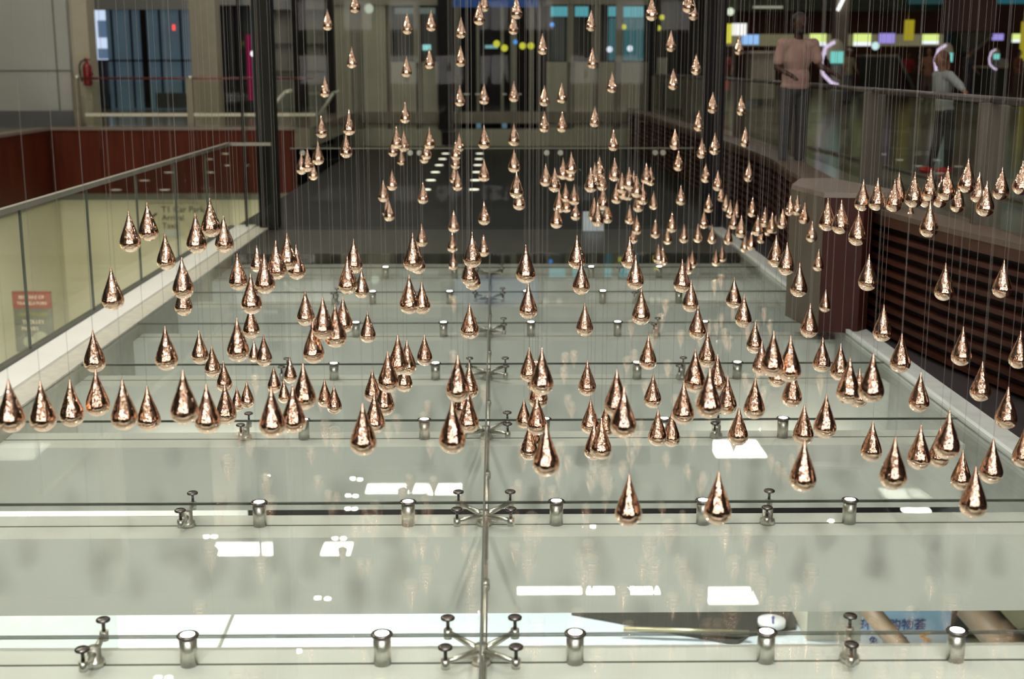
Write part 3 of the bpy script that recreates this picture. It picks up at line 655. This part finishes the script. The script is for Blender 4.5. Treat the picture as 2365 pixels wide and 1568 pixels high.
E1 = emis('yellow_green_screen', YG, 1.1); E2 = emis('violet_screen', (.30, .25, .65), 1.0); E3 = emis('blue_screen', (.28, .50, .85), 1.0); E4 = emis('white_screen', (.85, .85, .8), 1.1); E5 = emis('yellow_screen', (.62, .60, .06), 1.0)
screen(1662, 62, 1676, 78, 60.82, E2, 'small violet screen at the left end of the counters')
screen(1664, 80, 1676, 100, 60.82, emis('green_screen', (.2, .4, .15), .8), 'small green screen below the small violet screen')
screen(1678, 55, 1690, 100, 60.82, E5, 'narrow yellow screen at the left end of the counters')
screen(1691, 54, 1724, 82, 60.82, E4, 'white screen above the blue screen at the left end')
screen(1713, 80, 1753, 103, 60.82, E3, 'pale blue screen under the white screen')
screen(1870, 78, 1908, 106, 60.82, E1, 'yellow green screen just right of the man in pink', True)
screen(1971, 78, 2012, 106, 60.82, E1, 'yellow green screen right of the taupe column', True)
screen(2030, 77, 2067, 100, 60.82, E2, 'violet screen left of the tall yellow banner')
screen(2130, 79, 2168, 102, 60.82, E1, 'yellow green screen right of the tall yellow banner', True)
screen(2292, 78, 2318, 93, 60.82, E2, 'violet screen behind the person in white at far right')
screen(2338, 78, 2360, 98, 60.82, E1, 'yellow green screen at the right edge', True)
for a, lab in (((2090, 46, 2111, 93), 'tall yellow banner hanging between the hall screens'), ((2358, 50, 2378, 140), 'tall yellow banner at the right edge of the hall')):
    o = wbox('banner', *a, 56, .1, emis('yellow_banner', (.30, .25, .015), 1.0)); tag(o, lab, 'banner')
    x_ = P((a[0]+a[2])/2, 0, 56.05).x; obj('hanging_rod', tube(NB(), (x_, 56.05, P(0, a[1], 56).z), (x_, 56.05, CEIL), .015), STEEL, o)
o = wbox('column', 1927, -120, 1958, 232, 45, .5, mat('taupe_column', (.24, .20, .155), .5)); tag(o, 'taupe column bearing a glowing white numeral seven', 'column')
t = thing('gate_numeral', 'glowing white numeral seven on the taupe column', 'sign', P(1942, 25, 44.9))
text('7', 1.0, emis('white_numeral', (.95, 1, .95), 1.6), t, (0, -.02, 0), (PI/2, 0, 0), extrude=.03)
hb = wbox('hanging_block', 2215, -120, 2302, 72, 40, 1.5, mat('brown_red_block', (.10, .045, .038), .6)); tag(hb, 'large brown red block hanging at the top right', 'bulkhead')
t = thing('escalator', 'grey green sloping escalator under the hanging brown red block', 'escalator', (0, 0, 0))
a = P(2240, 130, 47); b_ = P(2300, 75, 47)
bm_ = NB(); q = [P(2215, 75, 47), P(2292, 72, 47), P(2244, 132, 47), P(2225, 118, 47)]
A = [bm_.verts.new(v) for v in q]; B = [bm_.verts.new(v+Vector((0, .8, 0))) for v in q]; bm_.faces.new(A); bm_.faces.new(B[::-1])
for i in range(4): bm_.faces.new((A[i], A[(i+1) % 4], B[(i+1) % 4], B[i]))
obj('truss', bm_, mat('escalator_green', (.10, .11, .075), .4, .3), t); obj('handrail', tube(NB(), P(2240, 128, 46.9), P(2292, 80, 46.9), .06), mat('escalator_rail', (.2, .2, .13), .3), t)
o = wbox('teal_post', 2188, -60, 2206, 105, 48, .3, mat('teal_post', (.03, .09, .10), .5)); tag(o, 'thin teal post left of the hanging brown red block', 'column')
# counters and kiosks
def counter(px0, px1, py0, py1, Y, m, label, slant=0):
    t = thing('service_counter', label, 'counter', (0, 0, 0))
    wbox('body', px0, py0+5, px1, py1, Y, 1.0, m, t); wbox('counter_top', px0-3, py0, px1+3, py0+5, Y-.1, 1.2, mat('cream_top', (.50, .45, .33), .4), t)
    if slant:
        bb = NB(); tube(bb, P(px1+2, py0+3, Y-.2), P(px1+slant, py1+2, Y-.2), .07, None, 4); obj('side_rail', bb, mat('grey_rail', (.20, .19, .16), .4), t)
CT = mat('counter_green', (.055, .06, .04), .4)
counter(2000, 2072, 126, 203, 50, CT, 'dark green counter with cream top left of the tall yellow banner', 38)
counter(2268, 2326, 152, 215, 46, mat('counter_dark', (.03, .035, .03), .4), 'near-black counter below the person in white at far right')
counter(1735, 1790, 118, 228, 40, mat('counter_pale', (.30, .28, .20), .4), 'pale cabinet left of the man in pink')
counter(1516, 1542, 150, 180, 45, CT, 'dark counter seen between the black columns')
def kiosk(px, py, s, Y, label, tilt=0):
    c = P(px, py, Y); k = s*Y/3000
    t = thing('self_service_kiosk', label, 'kiosk', (c.x, c.y, c.z), 0, 'self-service kiosks')
    bb = NB(); pts = [(-.05*k, 0, .55*k), (-.32*k, 0, .40*k), (-.42*k, 0, 0), (-.36*k, 0, -.35*k), (-.1*k, 0, -.6*k), (.1*k, 0, -.68*k)]
    for p0, p1 in zip(pts, pts[1:]): tube(bb, p0, p1, .05*k)
    obj('glowing_frame', bb, emis('kiosk_frame', (.75, .62, .85), .9), t)
    bb = NB(); ell(bb, (-.02*k, .05*k, .3*k), (.27*k, .1*k, .34*k)); obj('head', bb, mat('kiosk_cream', (.5, .46, .34), .4), t)
    obj('screen', box(NB(), -.17*k, -.08*k, -.05*k, .2*k, -.05*k, .28*k), emis('kiosk_teal', (.18, .62, .56), .9), t)
    obj('pedestal', box(NB(), -.05*k, .1*k, -(c.z-.9), .18*k, .3*k, 0), mat('kiosk_grey', (.2, .2, .18), .4), t)
kiosk(1930, 142, 78, 36, 'white-framed kiosk with teal screen right of the man in pink')
kiosk(2186, 140, 62, 34, 'white-framed kiosk with teal screen behind the leaning person')
kiosk(2300, 135, 36, 44, 'small white-framed kiosk with teal screen below the violet screen')
bulbrow([(1911, 118), (1927, 105), (1938, 108), (2022, 106)], 47, .14, emis('cool_lamp', (.55, .8, .8), 1.0), 'blurred cool white lamp among the kiosks')
o = wbox('red_case', 1660, 183, 1684, 208, 34, .4, mat('bright_red', (.55, .02, .01), .4)); tag(o, 'bright red suitcase standing right of the black corner column', 'suitcase')

# ------------------------------------------------------------------ people
def person(name_label, loc, rz, h, skin, shirt, trousers, hair, arms, legs, lean=0.0, shoes=None, vox=.014, sleeves='short', hairlen=0, group=None, beard=False, cap=None):
    """arms / legs: joint positions (metres at 1.75 m height) in the person's frame, x right, -y forward"""
    k = h/1.75
    t = thing('person', name_label, 'person', loc, rz, group)
    def V(p):
        x, y, z = p
        if z > .9 and lean: y = y-(z-.9)*math.sin(lean); z = .9+(z-.9)*math.cos(lean)
        return Vector((x*k, y*k, z*k))
    def rem(bm, v):
        me = bpy.data.meshes.new('m'); bm.to_mesh(me); bm.free(); o = bpy.data.objects.new('m', me); COL.objects.link(o)
        md = o.modifiers.new('r', 'REMESH'); md.mode = 'VOXEL'; md.voxel_size = v; md.use_smooth_shade = True
        ms = o.modifiers.new('s', 'SMOOTH'); ms.iterations = 4; ms.factor = .5
        dg = bpy.context.evaluated_depsgraph_get(); dg.update(); m2 = bpy.data.meshes.new_from_object(o.evaluated_get(dg)); bpy.data.objects.remove(o)
        for p in m2.polygons: p.use_smooth = True
        return m2
    def add(nm, bm, m, v):
        me = rem(bm, v); me.materials.clear(); me.materials.append(m); o = bpy.data.objects.new(nm, me); COL.objects.link(o); o.parent = t; return o
    def cap_(b, p, q, r0, r1):
        p = V(p); q = V(q); tube(b, p, q, r0*k, r1*k, 12); ell(b, p, (r0*k,)*3, 12); ell(b, q, (r1*k,)*3, 12)
    sk = mat('skin_'+str(skin), skin, .5)
    b = NB()
    ell(b, V((0, -.02, 1.63)), (.075*k, .095*k, .115*k)); ell(b, V((0, -.055, 1.565)), (.05*k, .05*k, .05*k))
    ell(b, V((0, -.118, 1.61)), (.013*k, .02*k, .024*k), 8); ell(b, V((.077, -.01, 1.62)), (.012*k, .022*k, .032*k), 8); ell(b, V((-.077, -.01, 1.62)), (.012*k, .022*k, .032*k), 8)
    ell(b, V((0, -.098, 1.563)), (.025*k, .012*k, .01*k), 8)
    cap_(b, (0, 0, 1.44), (0, -.01, 1.56), .055, .052)
    ell(b, V((0, 0, 1.28)), (.15*k, .095*k, .2*k)); ell(b, V((0, 0, 1.05)), (.135*k, .09*k, .16*k)); ell(b, V((0, 0, .92)), (.155*k, .10*k, .1*k))
    for s, (el, wr) in zip((-1, 1), arms):
        sh = (s*.185, 0, 1.40); cap_(b, (s*.1, 0, 1.40), sh, .06, .055); cap_(b, sh, el, .047, .038); cap_(b, el, wr, .038, .026)
        e, w_ = Vector(el), Vector(wr); d = (w_-e).normalized(); sd = d.cross(Vector((0, 0, 1)));
        if sd.length < .1: sd = Vector((1, 0, 0))
        sd.normalize(); up = sd.cross(d)
        pc = w_+d*.05; cap_(b, wr, tuple(pc), .024, .03)
        for i in range(4):
            base = pc+sd*(-.026+.0175*i)+d*.025; L = (.032, .038, .035, .027)[i]; mid = base+d*L-up*.006; tip = mid+d*L*.75-up*.02
            cap_(b, tuple(base), tuple(mid), .0095, .009); cap_(b, tuple(mid), tuple(tip), .009, .0075)
        th = w_+d*.025-sd*.03; cap_(b, tuple(th), tuple(th+d*.03-sd*.02-up*.01), .011, .0095); cap_(b, tuple(th+d*.03-sd*.02-up*.01), tuple(th+d*.058-sd*.026-up*.02), .0095, .008)
    for s, (kn, an) in zip((-1, 1), legs):
        cap_(b, (s*.085, 0, .90), kn, .082, .055); cap_(b, kn, an, .055, .036)
        cap_(b, an, (an[0]+s*.01, an[1]-.13, .04), .036, .03)
    add('body', b, sk, vox)
    # shirt
    b = NB(); ell(b, V((0, 0, 1.27)), (.175*k, .118*k, .22*k)); ell(b, V((0, 0, 1.03)), (.165*k, .118*k, .19*k)); ell(b, V((0, 0, .93)), (.175*k, .12*k, .08*k))
    ell(b, V((0, 0.0, 1.42)), (.09*k, .075*k, .05*k))
    for s, (el, wr) in zip((-1, 1), arms):
        sh = (s*.185, 0, 1.40); e = Vector(sh).lerp(Vector(el), .72 if sleeves == 'short' else 1); cap_(b, (s*.09, 0, 1.39), sh, .075, .07); cap_(b, sh, tuple(e), .064, .060)
        if sleeves != 'short': cap_(b, el, tuple(Vector(el).lerp(Vector(wr), .9)), .052, .038)
    add('shirt', b, mat('cloth_'+str(shirt), shirt, .8, var=.12, scale=9), vox)
    b = NB(); ell(b, V((0, 0, .90)), (.168*k, .113*k, .10*k))
    for s, (kn, an) in zip((-1, 1), legs):
        cap_(b, (s*.085, 0, .88), kn, .095, .07); a2 = Vector(kn).lerp(Vector(an), .93); cap_(b, kn, tuple(a2), .07, .055)
    add('trousers', b, mat('cloth_'+str(trousers), trousers, .8, var=.12, scale=9), vox)
    b = NB()
    for s, (kn, an) in zip((-1, 1), legs):
        ell(b, V((an[0]+s*.005, an[1]-.055, .045)), (.05*k, .135*k, .05*k)); ell(b, V((an[0], an[1]+.02, .075)), (.045*k, .05*k, .05*k))
    add('shoes', b, mat('shoe_'+str(shoes or (.03, .03, .03)), shoes or (.03, .03, .03), .5), vox)
    b = NB(); ell(b, V((0, .012, 1.665)), (.088*k, .10*k, .095*k)); ell(b, V((0, .05, 1.60)), (.075*k, .06*k, .09*k))
    if hairlen: ell(b, V((0, .06, 1.52)), (.08*k, .045*k, hairlen*k))
    add('hair', b, mat('hair_'+str(hair), hair, .5), vox*.8)
    if cap: 
        b = NB(); ell(b, V((0, 0, 1.70)), (.10*k, .115*k, .055*k)); ell(b, V((0, -.12, 1.685)), (.07*k, .07*k, .012*k)); add('cap', b, mat('cap_'+str(cap), cap, .7), vox)
    if beard:
        b = NB(); ell(b, V((0, -.062, 1.545)), (.055*k, .052*k, .05*k)); add('beard', b, mat('hair_'+str(hair), hair, .5), vox*.6)
    # eyes
    b = NB()
    for s in (-1, 1): ell(b, V((s*.03, -.108, 1.638)), (.012*k, .006*k, .007*k), 8)
    obj('eyes', b, mat('eye_dark', (.02, .015, .012), .3), t)
    return t
stand = [((-.10, .0, .48), (-.10, .03, .08)), ((.10, .0, .48), (.10, .03, .08))]
# man in pink shirt: looking down at the rail
q = P(1830, 330, 15.6)
person('bearded man in a pink short-sleeved shirt looking down behind the balcony railing', (q.x, 15.6, .9), math.radians(8), 1.80, (.05, .016, .010), (.40, .25, .215), (.05, .05, .055), (.012, .008, .008),
       [((-.24, -.02, 1.14), (-.16, -.24, 1.06)), ((.25, -.06, 1.16), (.34, -.26, 1.08))], stand, lean=.08, vox=.011, beard=True)
# leaning person in grey top, dark trousers, red shoes
q = PZ(2172, 400, .9)
person('brown-haired person in grey top, dark trousers and red shoes at the railing', (q.x, q.y, .9), math.radians(-80), 1.36, (.20, .085, .045), (.26, .29, .29), (.012, .014, .022), (.11, .035, .018),
       [((-.26, .02, 1.16), (-.30, .10, .98)), ((.42, .02, 1.26), (.62, -.04, 1.20))], [((-.10, -.03, .48), (-.12, -.10, .08)), ((.10, .04, .48), (.08, .06, .08))], lean=.12, shoes=(.45, .015, .02), vox=.011, sleeves='long', hairlen=.16)
# far people
bg = [(2308, 192, 52, (.55, .50, .44), (.05, .05, .07), (.02, .015, .012), 'person in a white T-shirt at the far right behind the dark counter', math.radians(160), None),
      (2093, 208, 54, (.55, .04, .05), (.03, .03, .05), (.03, .02, .02), 'person in a red top below the tall yellow banner', 0, None),
      (1957, 208, 42, (.34, .30, .20), (.12, .12, .13), (.02, .02, .02), 'person in olive clothes and a pale cap beside the kiosk', math.radians(30), (.5, .45, .4)),
      (2118, 212, 52, (.08, .03, .03), (.02, .02, .025), (.02, .015, .01), 'person in dark brown just right of the person in red', math.radians(60), None),
      (2038, 203, 57, (.30, .14, .08), (.03, .03, .05), (.02, .015, .01), 'dark-haired person behind the dark green counter', 0, None),
      (1764, 215, 45, (.02, .02, .025), (.02, .02, .03), (.02, .015, .01), 'person in black left of the man in pink', math.radians(200), None),
      (1779, 210, 48, (.45, .02, .03), (.05, .03, .05), (.02, .015, .01), 'person in red partly behind the man in pink', math.radians(20), None),
      (2230, 240, 38, (.02, .022, .03), (.02, .02, .02), (.02, .015, .01), 'person in dark navy behind the leaning person', math.radians(100), None),
      (2345, 225, 44, (.22, .08, .05), (.10, .06, .04), (.02, .015, .01), 'person in reddish brown at the right edge behind the railing', math.radians(40), None),
      (1668, 240, 40, (.20, .03, .03), (.10, .08, .06), (.02, .015, .01), 'person in dark red right of the black corner column', 0, None),
      (2140, 235, 40, (.20, .09, .05), (.08, .05, .04), (.02, .015, .01), 'person in brown left of the kiosk near the leaning person', math.radians(-40), None)]
for px, py, Y, sh, tr, hr, lab, rz, cp in bg:
    q = P(px, py, Y)
    person(lab, (q.x, Y, .9), rz, 1.72, (.28, .14, .08), sh, tr, hr, [((-.27, -.02, 1.14), (-.22, -.2, 1.0)), ((.27, -.02, 1.14), (.22, -.2, 1.0))], stand, vox=.03, cap=cp)

# ------------------------------------------------------------------ raindrops
DL, DR = .187, .0465
kp = [(0, .0), (.012, .045), (.05, .075), (.1, .125), (.2, .25), (.3, .39), (.4, .54), (.5, .695), (.6, .84), (.68, .94), (.755, .995), (.82, .975), (.88, .88), (.93, .71), (.965, .51), (.99, .27), (1, 0)]
def lin(t):
    for (a, ra), (b_, rb), i in zip(kp, kp[1:], range(99)):
        if a <= t <= b_:
            m0 = (kp[i+1][1]-kp[max(0, i-1)][1])/(kp[i+1][0]-kp[max(0, i-1)][0]); j = min(len(kp)-1, i+2); m1 = (kp[j][1]-kp[i][1])/(kp[j][0]-kp[i][0])
            d = b_-a; u = (t-a)/d; return max(0, (2*u**3-3*u*u+1)*ra+(u**3-2*u*u+u)*d*m0+(-2*u**3+3*u*u)*rb+(u**3-u*u)*d*m1)
    return 0
prof = [(0, DL)]+[(lin(t)*DR, DL*(1-t)) for t in [.012, .03]+[.05+.03*i for i in range(30)]+[.955, .97, .983, .993]]+[(0, 0)]
bdy = lathe(NB(), prof, 40); bm_d = bdy
bmesh.ops.recalc_face_normals(bm_d, faces=bm_d.faces)
me_drop = bpy.data.meshes.new('droplet_body'); bm_d.to_mesh(me_drop); bm_d.free(); me_drop.materials.append(COPPER)
bw = tube(NB(), (0, 0, 0), (0, 0, 1), .0006, None, 5, False); me_wire = bpy.data.meshes.new('wire'); bw.to_mesh(me_wire); bw.free(); me_wire.materials.append(WIRE)
def bl(x, yc, h=48): return (x, yc-h/2, yc+h/2)
CL = [
 ('in the loose cluster before the left railing', 'x', [(302, 490, 584), (344, 470, 558), (385, 540, 625), (455, 495, 587), (488, 460, 549), (519, 500, 585)]),
 ('of three low over the white left kerb', 'y', [(262, 619, 718), (424, 596, 692), (425, 650, 730)]),
 ('in the front row at the left edge', 'x', [(28, 875, 1000), (101, 880, 998), (168, 876, 987), (289, 875, 995), (345, 890, 997)]),
 ('of the stacked pair above the left front row', 'y', [(220, 763, 861), (227, 853, 963)]),
 ('in the diagonal line descending towards the left front row', 'x', [(386, 754, 857), (463, 764, 842), (492, 798, 872), (519, 834, 905)]),
 ('in the tight bunch ending the left front row', 'x', [(428, 854, 982), (481, 886, 1003), (523, 885, 982), (549, 892, 949), (572, 879, 943)]),
 ('in the cluster at the far left corner of the deck', 'x', [(551, 587, 672), (595, 568, 630), (613, 588, 680), (640, 557, 647), (665, 539, 625), (686, 566, 647)]),
 ('in the chain below the far left corner cluster', 'y', [(582, 633, 727), (581, 706, 783), (551, 735, 837), (611, 774, 847), (588, 785, 838)]),
 ('in the bunch left of centre at mid height', 'x', [(707, 672, 754), (725, 743, 841), (748, 687, 786), (776, 704, 804), (794, 687, 771)]),
 ('in the small group left of centre near the dark strip', 'x', [(804, 594, 681), (818, 553, 633), (836, 622, 690), (850, 720, 793)]),
 ('in the low bunch over the left deck half', 'x', [(630, 892, 1012), (634, 845, 908), (657, 875, 931), (671, 824, 886), (679, 889, 1002), (703, 838, 948)]),
 ('of the low little pair left of centre', 'x', [(751, 875, 941), (773, 888, 956)]),
 ('on the upper end of the left curved chain', 'x', [(897, 811, 908), (920, 773, 867), (934, 830, 907), (941, 785, 868), (981, 773, 846)]),
 ('on the lower end of the left curved chain', 'y', [(861, 853, 930), (889, 870, 961), (866, 905, 1002), (840, 930, 1053)]),
 ('in the low stack beside the centre joint', 'y', [(1058, 820, 930), (1084, 838, 922), (1071, 870, 967), (1082, 905, 1002), (1045, 924, 1049)]),
 ('in the stack behind the dark strip, near the centre joint', 'y', [(1091, 538, 620), (1085, 585, 662), (1092, 600, 672)]),
 ('in the group at mid distance left of the centre joint', 'x', [(946, 636, 727), (954, 540, 628), (966, 565, 634), (974, 518, 571), (975, 651, 727), (1085, 701, 785)]),
 ('in the string of small ones left of the centre joint', 'y', [(1048, 487, 538), (1045, 537, 584), (1047, 582, 625)]),
 ('in the column falling past the dark doors, right string', 'y', [bl(1118, 5), bl(1118, 219), (1118, 291, 346), (1118, 370, 421), (1118, 467, 521), (1117, 543, 594)]),
 ('in the knot before the left beige panels, near the plinth', 'x', [(908, 318, 363), (916, 293, 345), (927, 345, 384), (933, 301, 352), (980, 335, 379), (985, 322, 370), (992, 295, 346)]),
 ('in the knotted string left of the dark doors', 'y', [(1061, 308, 352), (1053, 325, 372), (1052, 348, 392), (1049, 382, 425), (1057, 395, 442)]),
 ('before the black floor, left of centre', 'y', [(906, 393, 441), (886, 418, 468), (977, 422, 472), (894, 458, 502), (899, 464, 512)]),
 ('in the cluster at the foot of the left black columns', 'x', [(697, 354, 404), (711, 345, 398), (724, 372, 417), (735, 328, 382)]),
 ('in the string left of the far beige panels', 'y', [bl(757, 48), bl(751, 202), (743, 267, 320)]),
 ('in the string left on the beige panels', 'y', [bl(820, 8), bl(813, 135), (807, 255, 314), (800, 309, 366)]),
 ('in the string down the middle of the left beige panels', 'y', [bl(941, 57), bl(939, 156), bl(936, 262)]),
 ('of the pair at the left beige panels, right side', 'y', [bl(996, 50), bl(992, 137)]),
 ('in the upper string at the dark doors, left edge', 'y', [bl(1065, 66), bl(1064, 132), bl(1062, 223)]),
 ('at the top edge, sharp and bright', 'x', [(1107, 6, 60), (1193, -8, 46), (1505, -8, 50), (1589, -26, 32)]),
 ('in the string down the middle of the dark doors', 'y', [bl(1186, 58), bl(1187, 213), bl(1187, 312, 54), bl(1187, 373, 54), (1193, 397, 460), (1199, 430, 487)]),
 ('in the string right of the dark doors', 'y', [bl(1253, 104), bl(1257, 223), bl(1257, 283), (1260, 380, 432)]),
 ('of the pair before the right beige panels', 'y', [bl(1297, 217, 46), bl(1298, 283)]),
 ('in the string down the middle of the right beige panels', 'y', [bl(1365, 50), bl(1368, 136), bl(1373, 271)]),
 ('in the string right on the beige panels', 'y', [bl(1413, 192), bl(1416, 326), (1419, 366, 420)]),
 ('in the string left of the broad black column', 'y', [bl(1549, 97), bl(1554, 185), (1558, 299, 347), (1566, 349, 396), (1572, 428, 475)]),
 ('in the string before the broad black column', 'y', [bl(1601, 25), bl(1607, 151), bl(1613, 281), (1620, 320, 367), (1629, 378, 423)]),
 ('in the string at the black corner column', 'y', [bl(1645, 239), (1650, 308, 359), (1657, 395, 442)]),
 ('in the string before the hall floor at right', 'y', [bl(1706, 107, 44), bl(1711, 245, 46), bl(1720, 318, 46), bl(1729, 397), (1737, 456, 502)]),
 ('in the upper left of the bunch over the black floor', 'x', [(1281, 389, 445), (1300, 366, 416), (1317, 374, 419), (1319, 353, 404)]),
 ('in the lower left of the bunch over the black floor', 'x', [(1285, 474, 529), (1291, 439, 493), (1306, 424, 468), (1308, 448, 492), (1326, 427, 475), (1329, 466, 510)]),
 ('in the middle bunch over the black floor, upper part', 'x', [(1364, 388, 446), (1373, 376, 430), (1384, 362, 412), (1390, 392, 442)]),
 ('in the middle bunch right above the pale board', 'x', [(1372, 458, 512), (1380, 468, 525), (1392, 432, 487), (1402, 466, 517)]),
 ('in the crowded right bunch over the black floor, left part', 'x', [(1423, 425, 472), (1429, 408, 455), (1436, 400, 448), (1440, 415, 462), (1450, 418, 464), (1452, 387, 440)]),
 ('in the crowded right bunch over the black floor, right part', 'x', [(1463, 396, 446), (1470, 405, 458), (1474, 440, 491), (1484, 422, 474), (1492, 378, 426), (1502, 386, 430), (1509, 442, 485)]),
 ('in the short chain crossing the dark strip', 'y', [(1454, 474, 519), (1470, 498, 543), (1462, 520, 563), (1453, 548, 622), (1467, 590, 670)]),
 ('in the far line along the dark strip at right', 'x', [(1513, 507, 551), (1541, 525, 566), (1551, 491, 538), (1579, 518, 562), (1611, 518, 561), (1625, 486, 529), (1636, 448, 492), (1644, 521, 564)]),
 ('of the tiny pairs at the far deck edge, right half', 'x', [(1520, 565, 610), (1530, 570, 615), (1589, 592, 634), (1598, 578, 620), (1653, 575, 616), (1667, 567, 607)]),
 ('in the chain sloping down beside the slatted wall, upper part', 'y', [(1665, 428, 467), (1676, 450, 489), (1686, 463, 505), (1701, 464, 503), (1694, 487, 530), (1711, 498, 551), (1682, 522, 566)]),
 ('in the far bunch before the slatted wall', 'x', [(1720, 541, 584), (1735, 535, 579), (1749, 497, 546), (1758, 520, 563), (1766, 479, 526), (1774, 505, 546), (1782, 491, 540), (1790, 498, 540), (1806, 484, 530)]),
 ('of the small ones left of the dark red pier', 'x', [(1824, 453, 500), (1840, 452, 499), (1857, 469, 519)]),
 ('in the string before the dark red pier', 'y', [(1874, 511, 561), (1889, 577, 628), (1905, 669, 722)]),
 ('in the large string down the left of the pier', 'y', [(1790, 545, 618), (1815, 561, 637), (1844, 609, 687), (1868, 701, 781)]),
 ('of the three before the top of the dark red pier', 'x', [(1909, 459, 535), (1940, 464, 542), (1979, 489, 569)]),
 ('in the left half of the row before the balcony', 'x', [(1991, 416, 489), (2024, 413, 488), (2063, 416, 491), (2073, 400, 472), (2109, 400, 481), (2101, 470, 525), (2138, 408, 481), (2146, 391, 466)]),
 ('in the right half of the row before the balcony', 'x', [(2144, 466, 550), (2170, 410, 481), (2185, 386, 465), (2211, 425, 493), (2232, 368, 448), (2258, 400, 471), (2274, 420, 502), (2310, 388, 464), (2357, 374, 452)]),
 ('before the dark slats, upper scatter', 'x', [(2003, 588, 673), (2037, 704, 790), (2179, 609, 696), (2313, 602, 690)]),
 ('before the dark slats, lower scatter', 'x', [(2078, 770, 862), (2121, 860, 953), (2219, 755, 846), (2263, 835, 928), (2322, 893, 992), (2351, 765, 853)]),
 ('of the two beside the centre joint at mid distance', 'y', [(1214, 567, 656), (1220, 655, 738)]),
 ('in the string right of the centre joint, far half', 'y', [(1332, 545, 623), (1342, 603, 682), (1350, 700, 778)]),
 ('in the scattered string over the right deck half', 'y', [(1480, 667, 752), (1496, 775, 855), (1507, 863, 944)]),
 ('in the slanting chain over the right deck half', 'y', [(1574, 600, 677), (1594, 647, 722), (1610, 706, 785), (1632, 767, 850)]),
 ('in the slanting chain left of the pier foot', 'y', [(1694, 642, 713), (1716, 681, 757), (1742, 742, 817)]),
 ('in the low stack right of the centre joint', 'y', [(1222, 802, 884), (1251, 805, 914), (1237, 830, 908), (1243, 855, 945), (1210, 920, 992), (1240, 912, 1006), (1229, 960, 1041), (1222, 980, 1064), (1261, 978, 1102)]),
 ('in the low bunch over the middle of the right half', 'x', [(1363, 920, 1004), (1371, 975, 1063), (1388, 965, 1063), (1398, 935, 1011), (1423, 853, 965), (1439, 893, 1013)]),
 ('alone above the low bunch right of the centre joint', 'y', [(1356, 832, 916)]),
 ('of the close low pair over the right half', 'x', [(1518, 944, 1031), (1550, 950, 1033)]),
 ('in the pyramid-shaped bunch over the right half', 'x', [(1577, 880, 982), (1603, 807, 908), (1636, 850, 968), (1655, 818, 907), (1678, 868, 959), (1704, 938, 1030), (1741, 872, 969)]),
 ('in the large bunch below the pier', 'x', [(1757, 788, 869), (1783, 765, 872), (1794, 815, 895), (1822, 777, 884), (1828, 850, 942)]),
 ('in the bunch right of the pier foot', 'x', [(1897, 780, 861), (1938, 794, 880), (1958, 826, 934), (1981, 852, 942), (2011, 816, 932)]),
 ('in the low trio over the right side', 'y', [(1904, 910, 1014), (1854, 933, 1028), (1853, 1014, 1137)]),
 ('in the low front group at the right edge', 'x', [(2011, 971, 1067), (2061, 1008, 1132), (2121, 981, 1086), (2166, 985, 1081), (2186, 947, 1062), (2218, 1038, 1133), (2246, 1075, 1197), (2287, 1010, 1118), (2360, 985, 1081)]),
 ('lowest in the front, over the nearest fittings', 'x', [(1451, 1093, 1217), (1656, 1086, 1213)]),
]
first = None; ND = 0
def ordinal(i, n, ax):
    if n == 1: return ''
    e = ('leftmost', 'rightmost') if ax == 'x' else ('topmost', 'lowest')
    if i == 0: return e[0]+' '
    if i == n-1: return e[1]+' '
    return ORD[i]+(' from left ' if ax == 'x' else ' from top ')
placed = []
fwd = R3 @ Vector((0, 0, -1))
for phrase, ax, lst in CL:
    lst = sorted(lst, key=lambda q: q[0] if ax == 'x' else q[1]+q[2])
    for i, (px, yt, yb) in enumerate(lst):
        h = yb-yt; ym = (yt+yb)/2
        dep = F*DL*math.cos(PITCH-math.atan((784-ym)/F)*0)/h*1.0 + .02
        dep = min(dep, 15.3)
        d = ray(px, yb-h*.08); q = EYE+d*(dep/d.dot(fwd))
        # bottom of the drop: keep clear of the deck
        if q.z-.01 < .03: q = EYE+d*((.05-EYE.z)/d.z)
        pos = Vector((q.x, q.y, q.z-.012))
        base = pos.copy()
        for it in range(60):
            if px > 1800 and 430 < ym and px < 2010 and dep > 9.9: base = EYE+(base-EYE)*(9.85/dep); dep = 9.85
            k = 1+.006*((it+1)//2)*(1 if it % 2 else -1) if it else 1
            pos = EYE+(base-EYE)*k
            if pos.z < .03: continue
            if not [o2 for o2 in placed if (Vector((o2.x-pos.x, o2.y-pos.y))).length < .097]: break
        if pos.z < .03: pos.z = .03
        sc = h*((pos-EYE).dot(fwd))/(F*DL*math.cos(PITCH))
        sc = min(1.12, max(.8, sc))
        placed.append(pos.copy())
        if first is None:
            first = thing('raindrop', 'x', 'raindrop', pos, 0, 'copper raindrops hanging on wires')
            b1 = bpy.data.objects.new('droplet_body', me_drop); b2 = bpy.data.objects.new('wire', me_wire)
            for b_ in (b1, b2): COL.objects.link(b_); b_.parent = first
            o = first
        else: o = copytree(first)
        o.location = pos
        for ch in o.children:
            if ch.name.startswith('wire'): ch.location = (0, 0, DL*sc-.003); ch.scale = (1, 1, CEIL-pos.z-DL*sc)
            else: ch.rotation_euler = (0, 0, (ND*2.399) % 6.283); ch.scale = (sc, sc, sc)
        tail = phrase
        lab = ordinal(i, len(lst), ax)
        o['label'] = ('%scopper raindrop %s' % (lab, tail)) if lab.endswith('most ') or lab in ('lowest ',) else (('copper raindrop, %s%s' % (lab, tail)) if lab else 'copper raindrop hanging %s' % tail)
        ND += 1
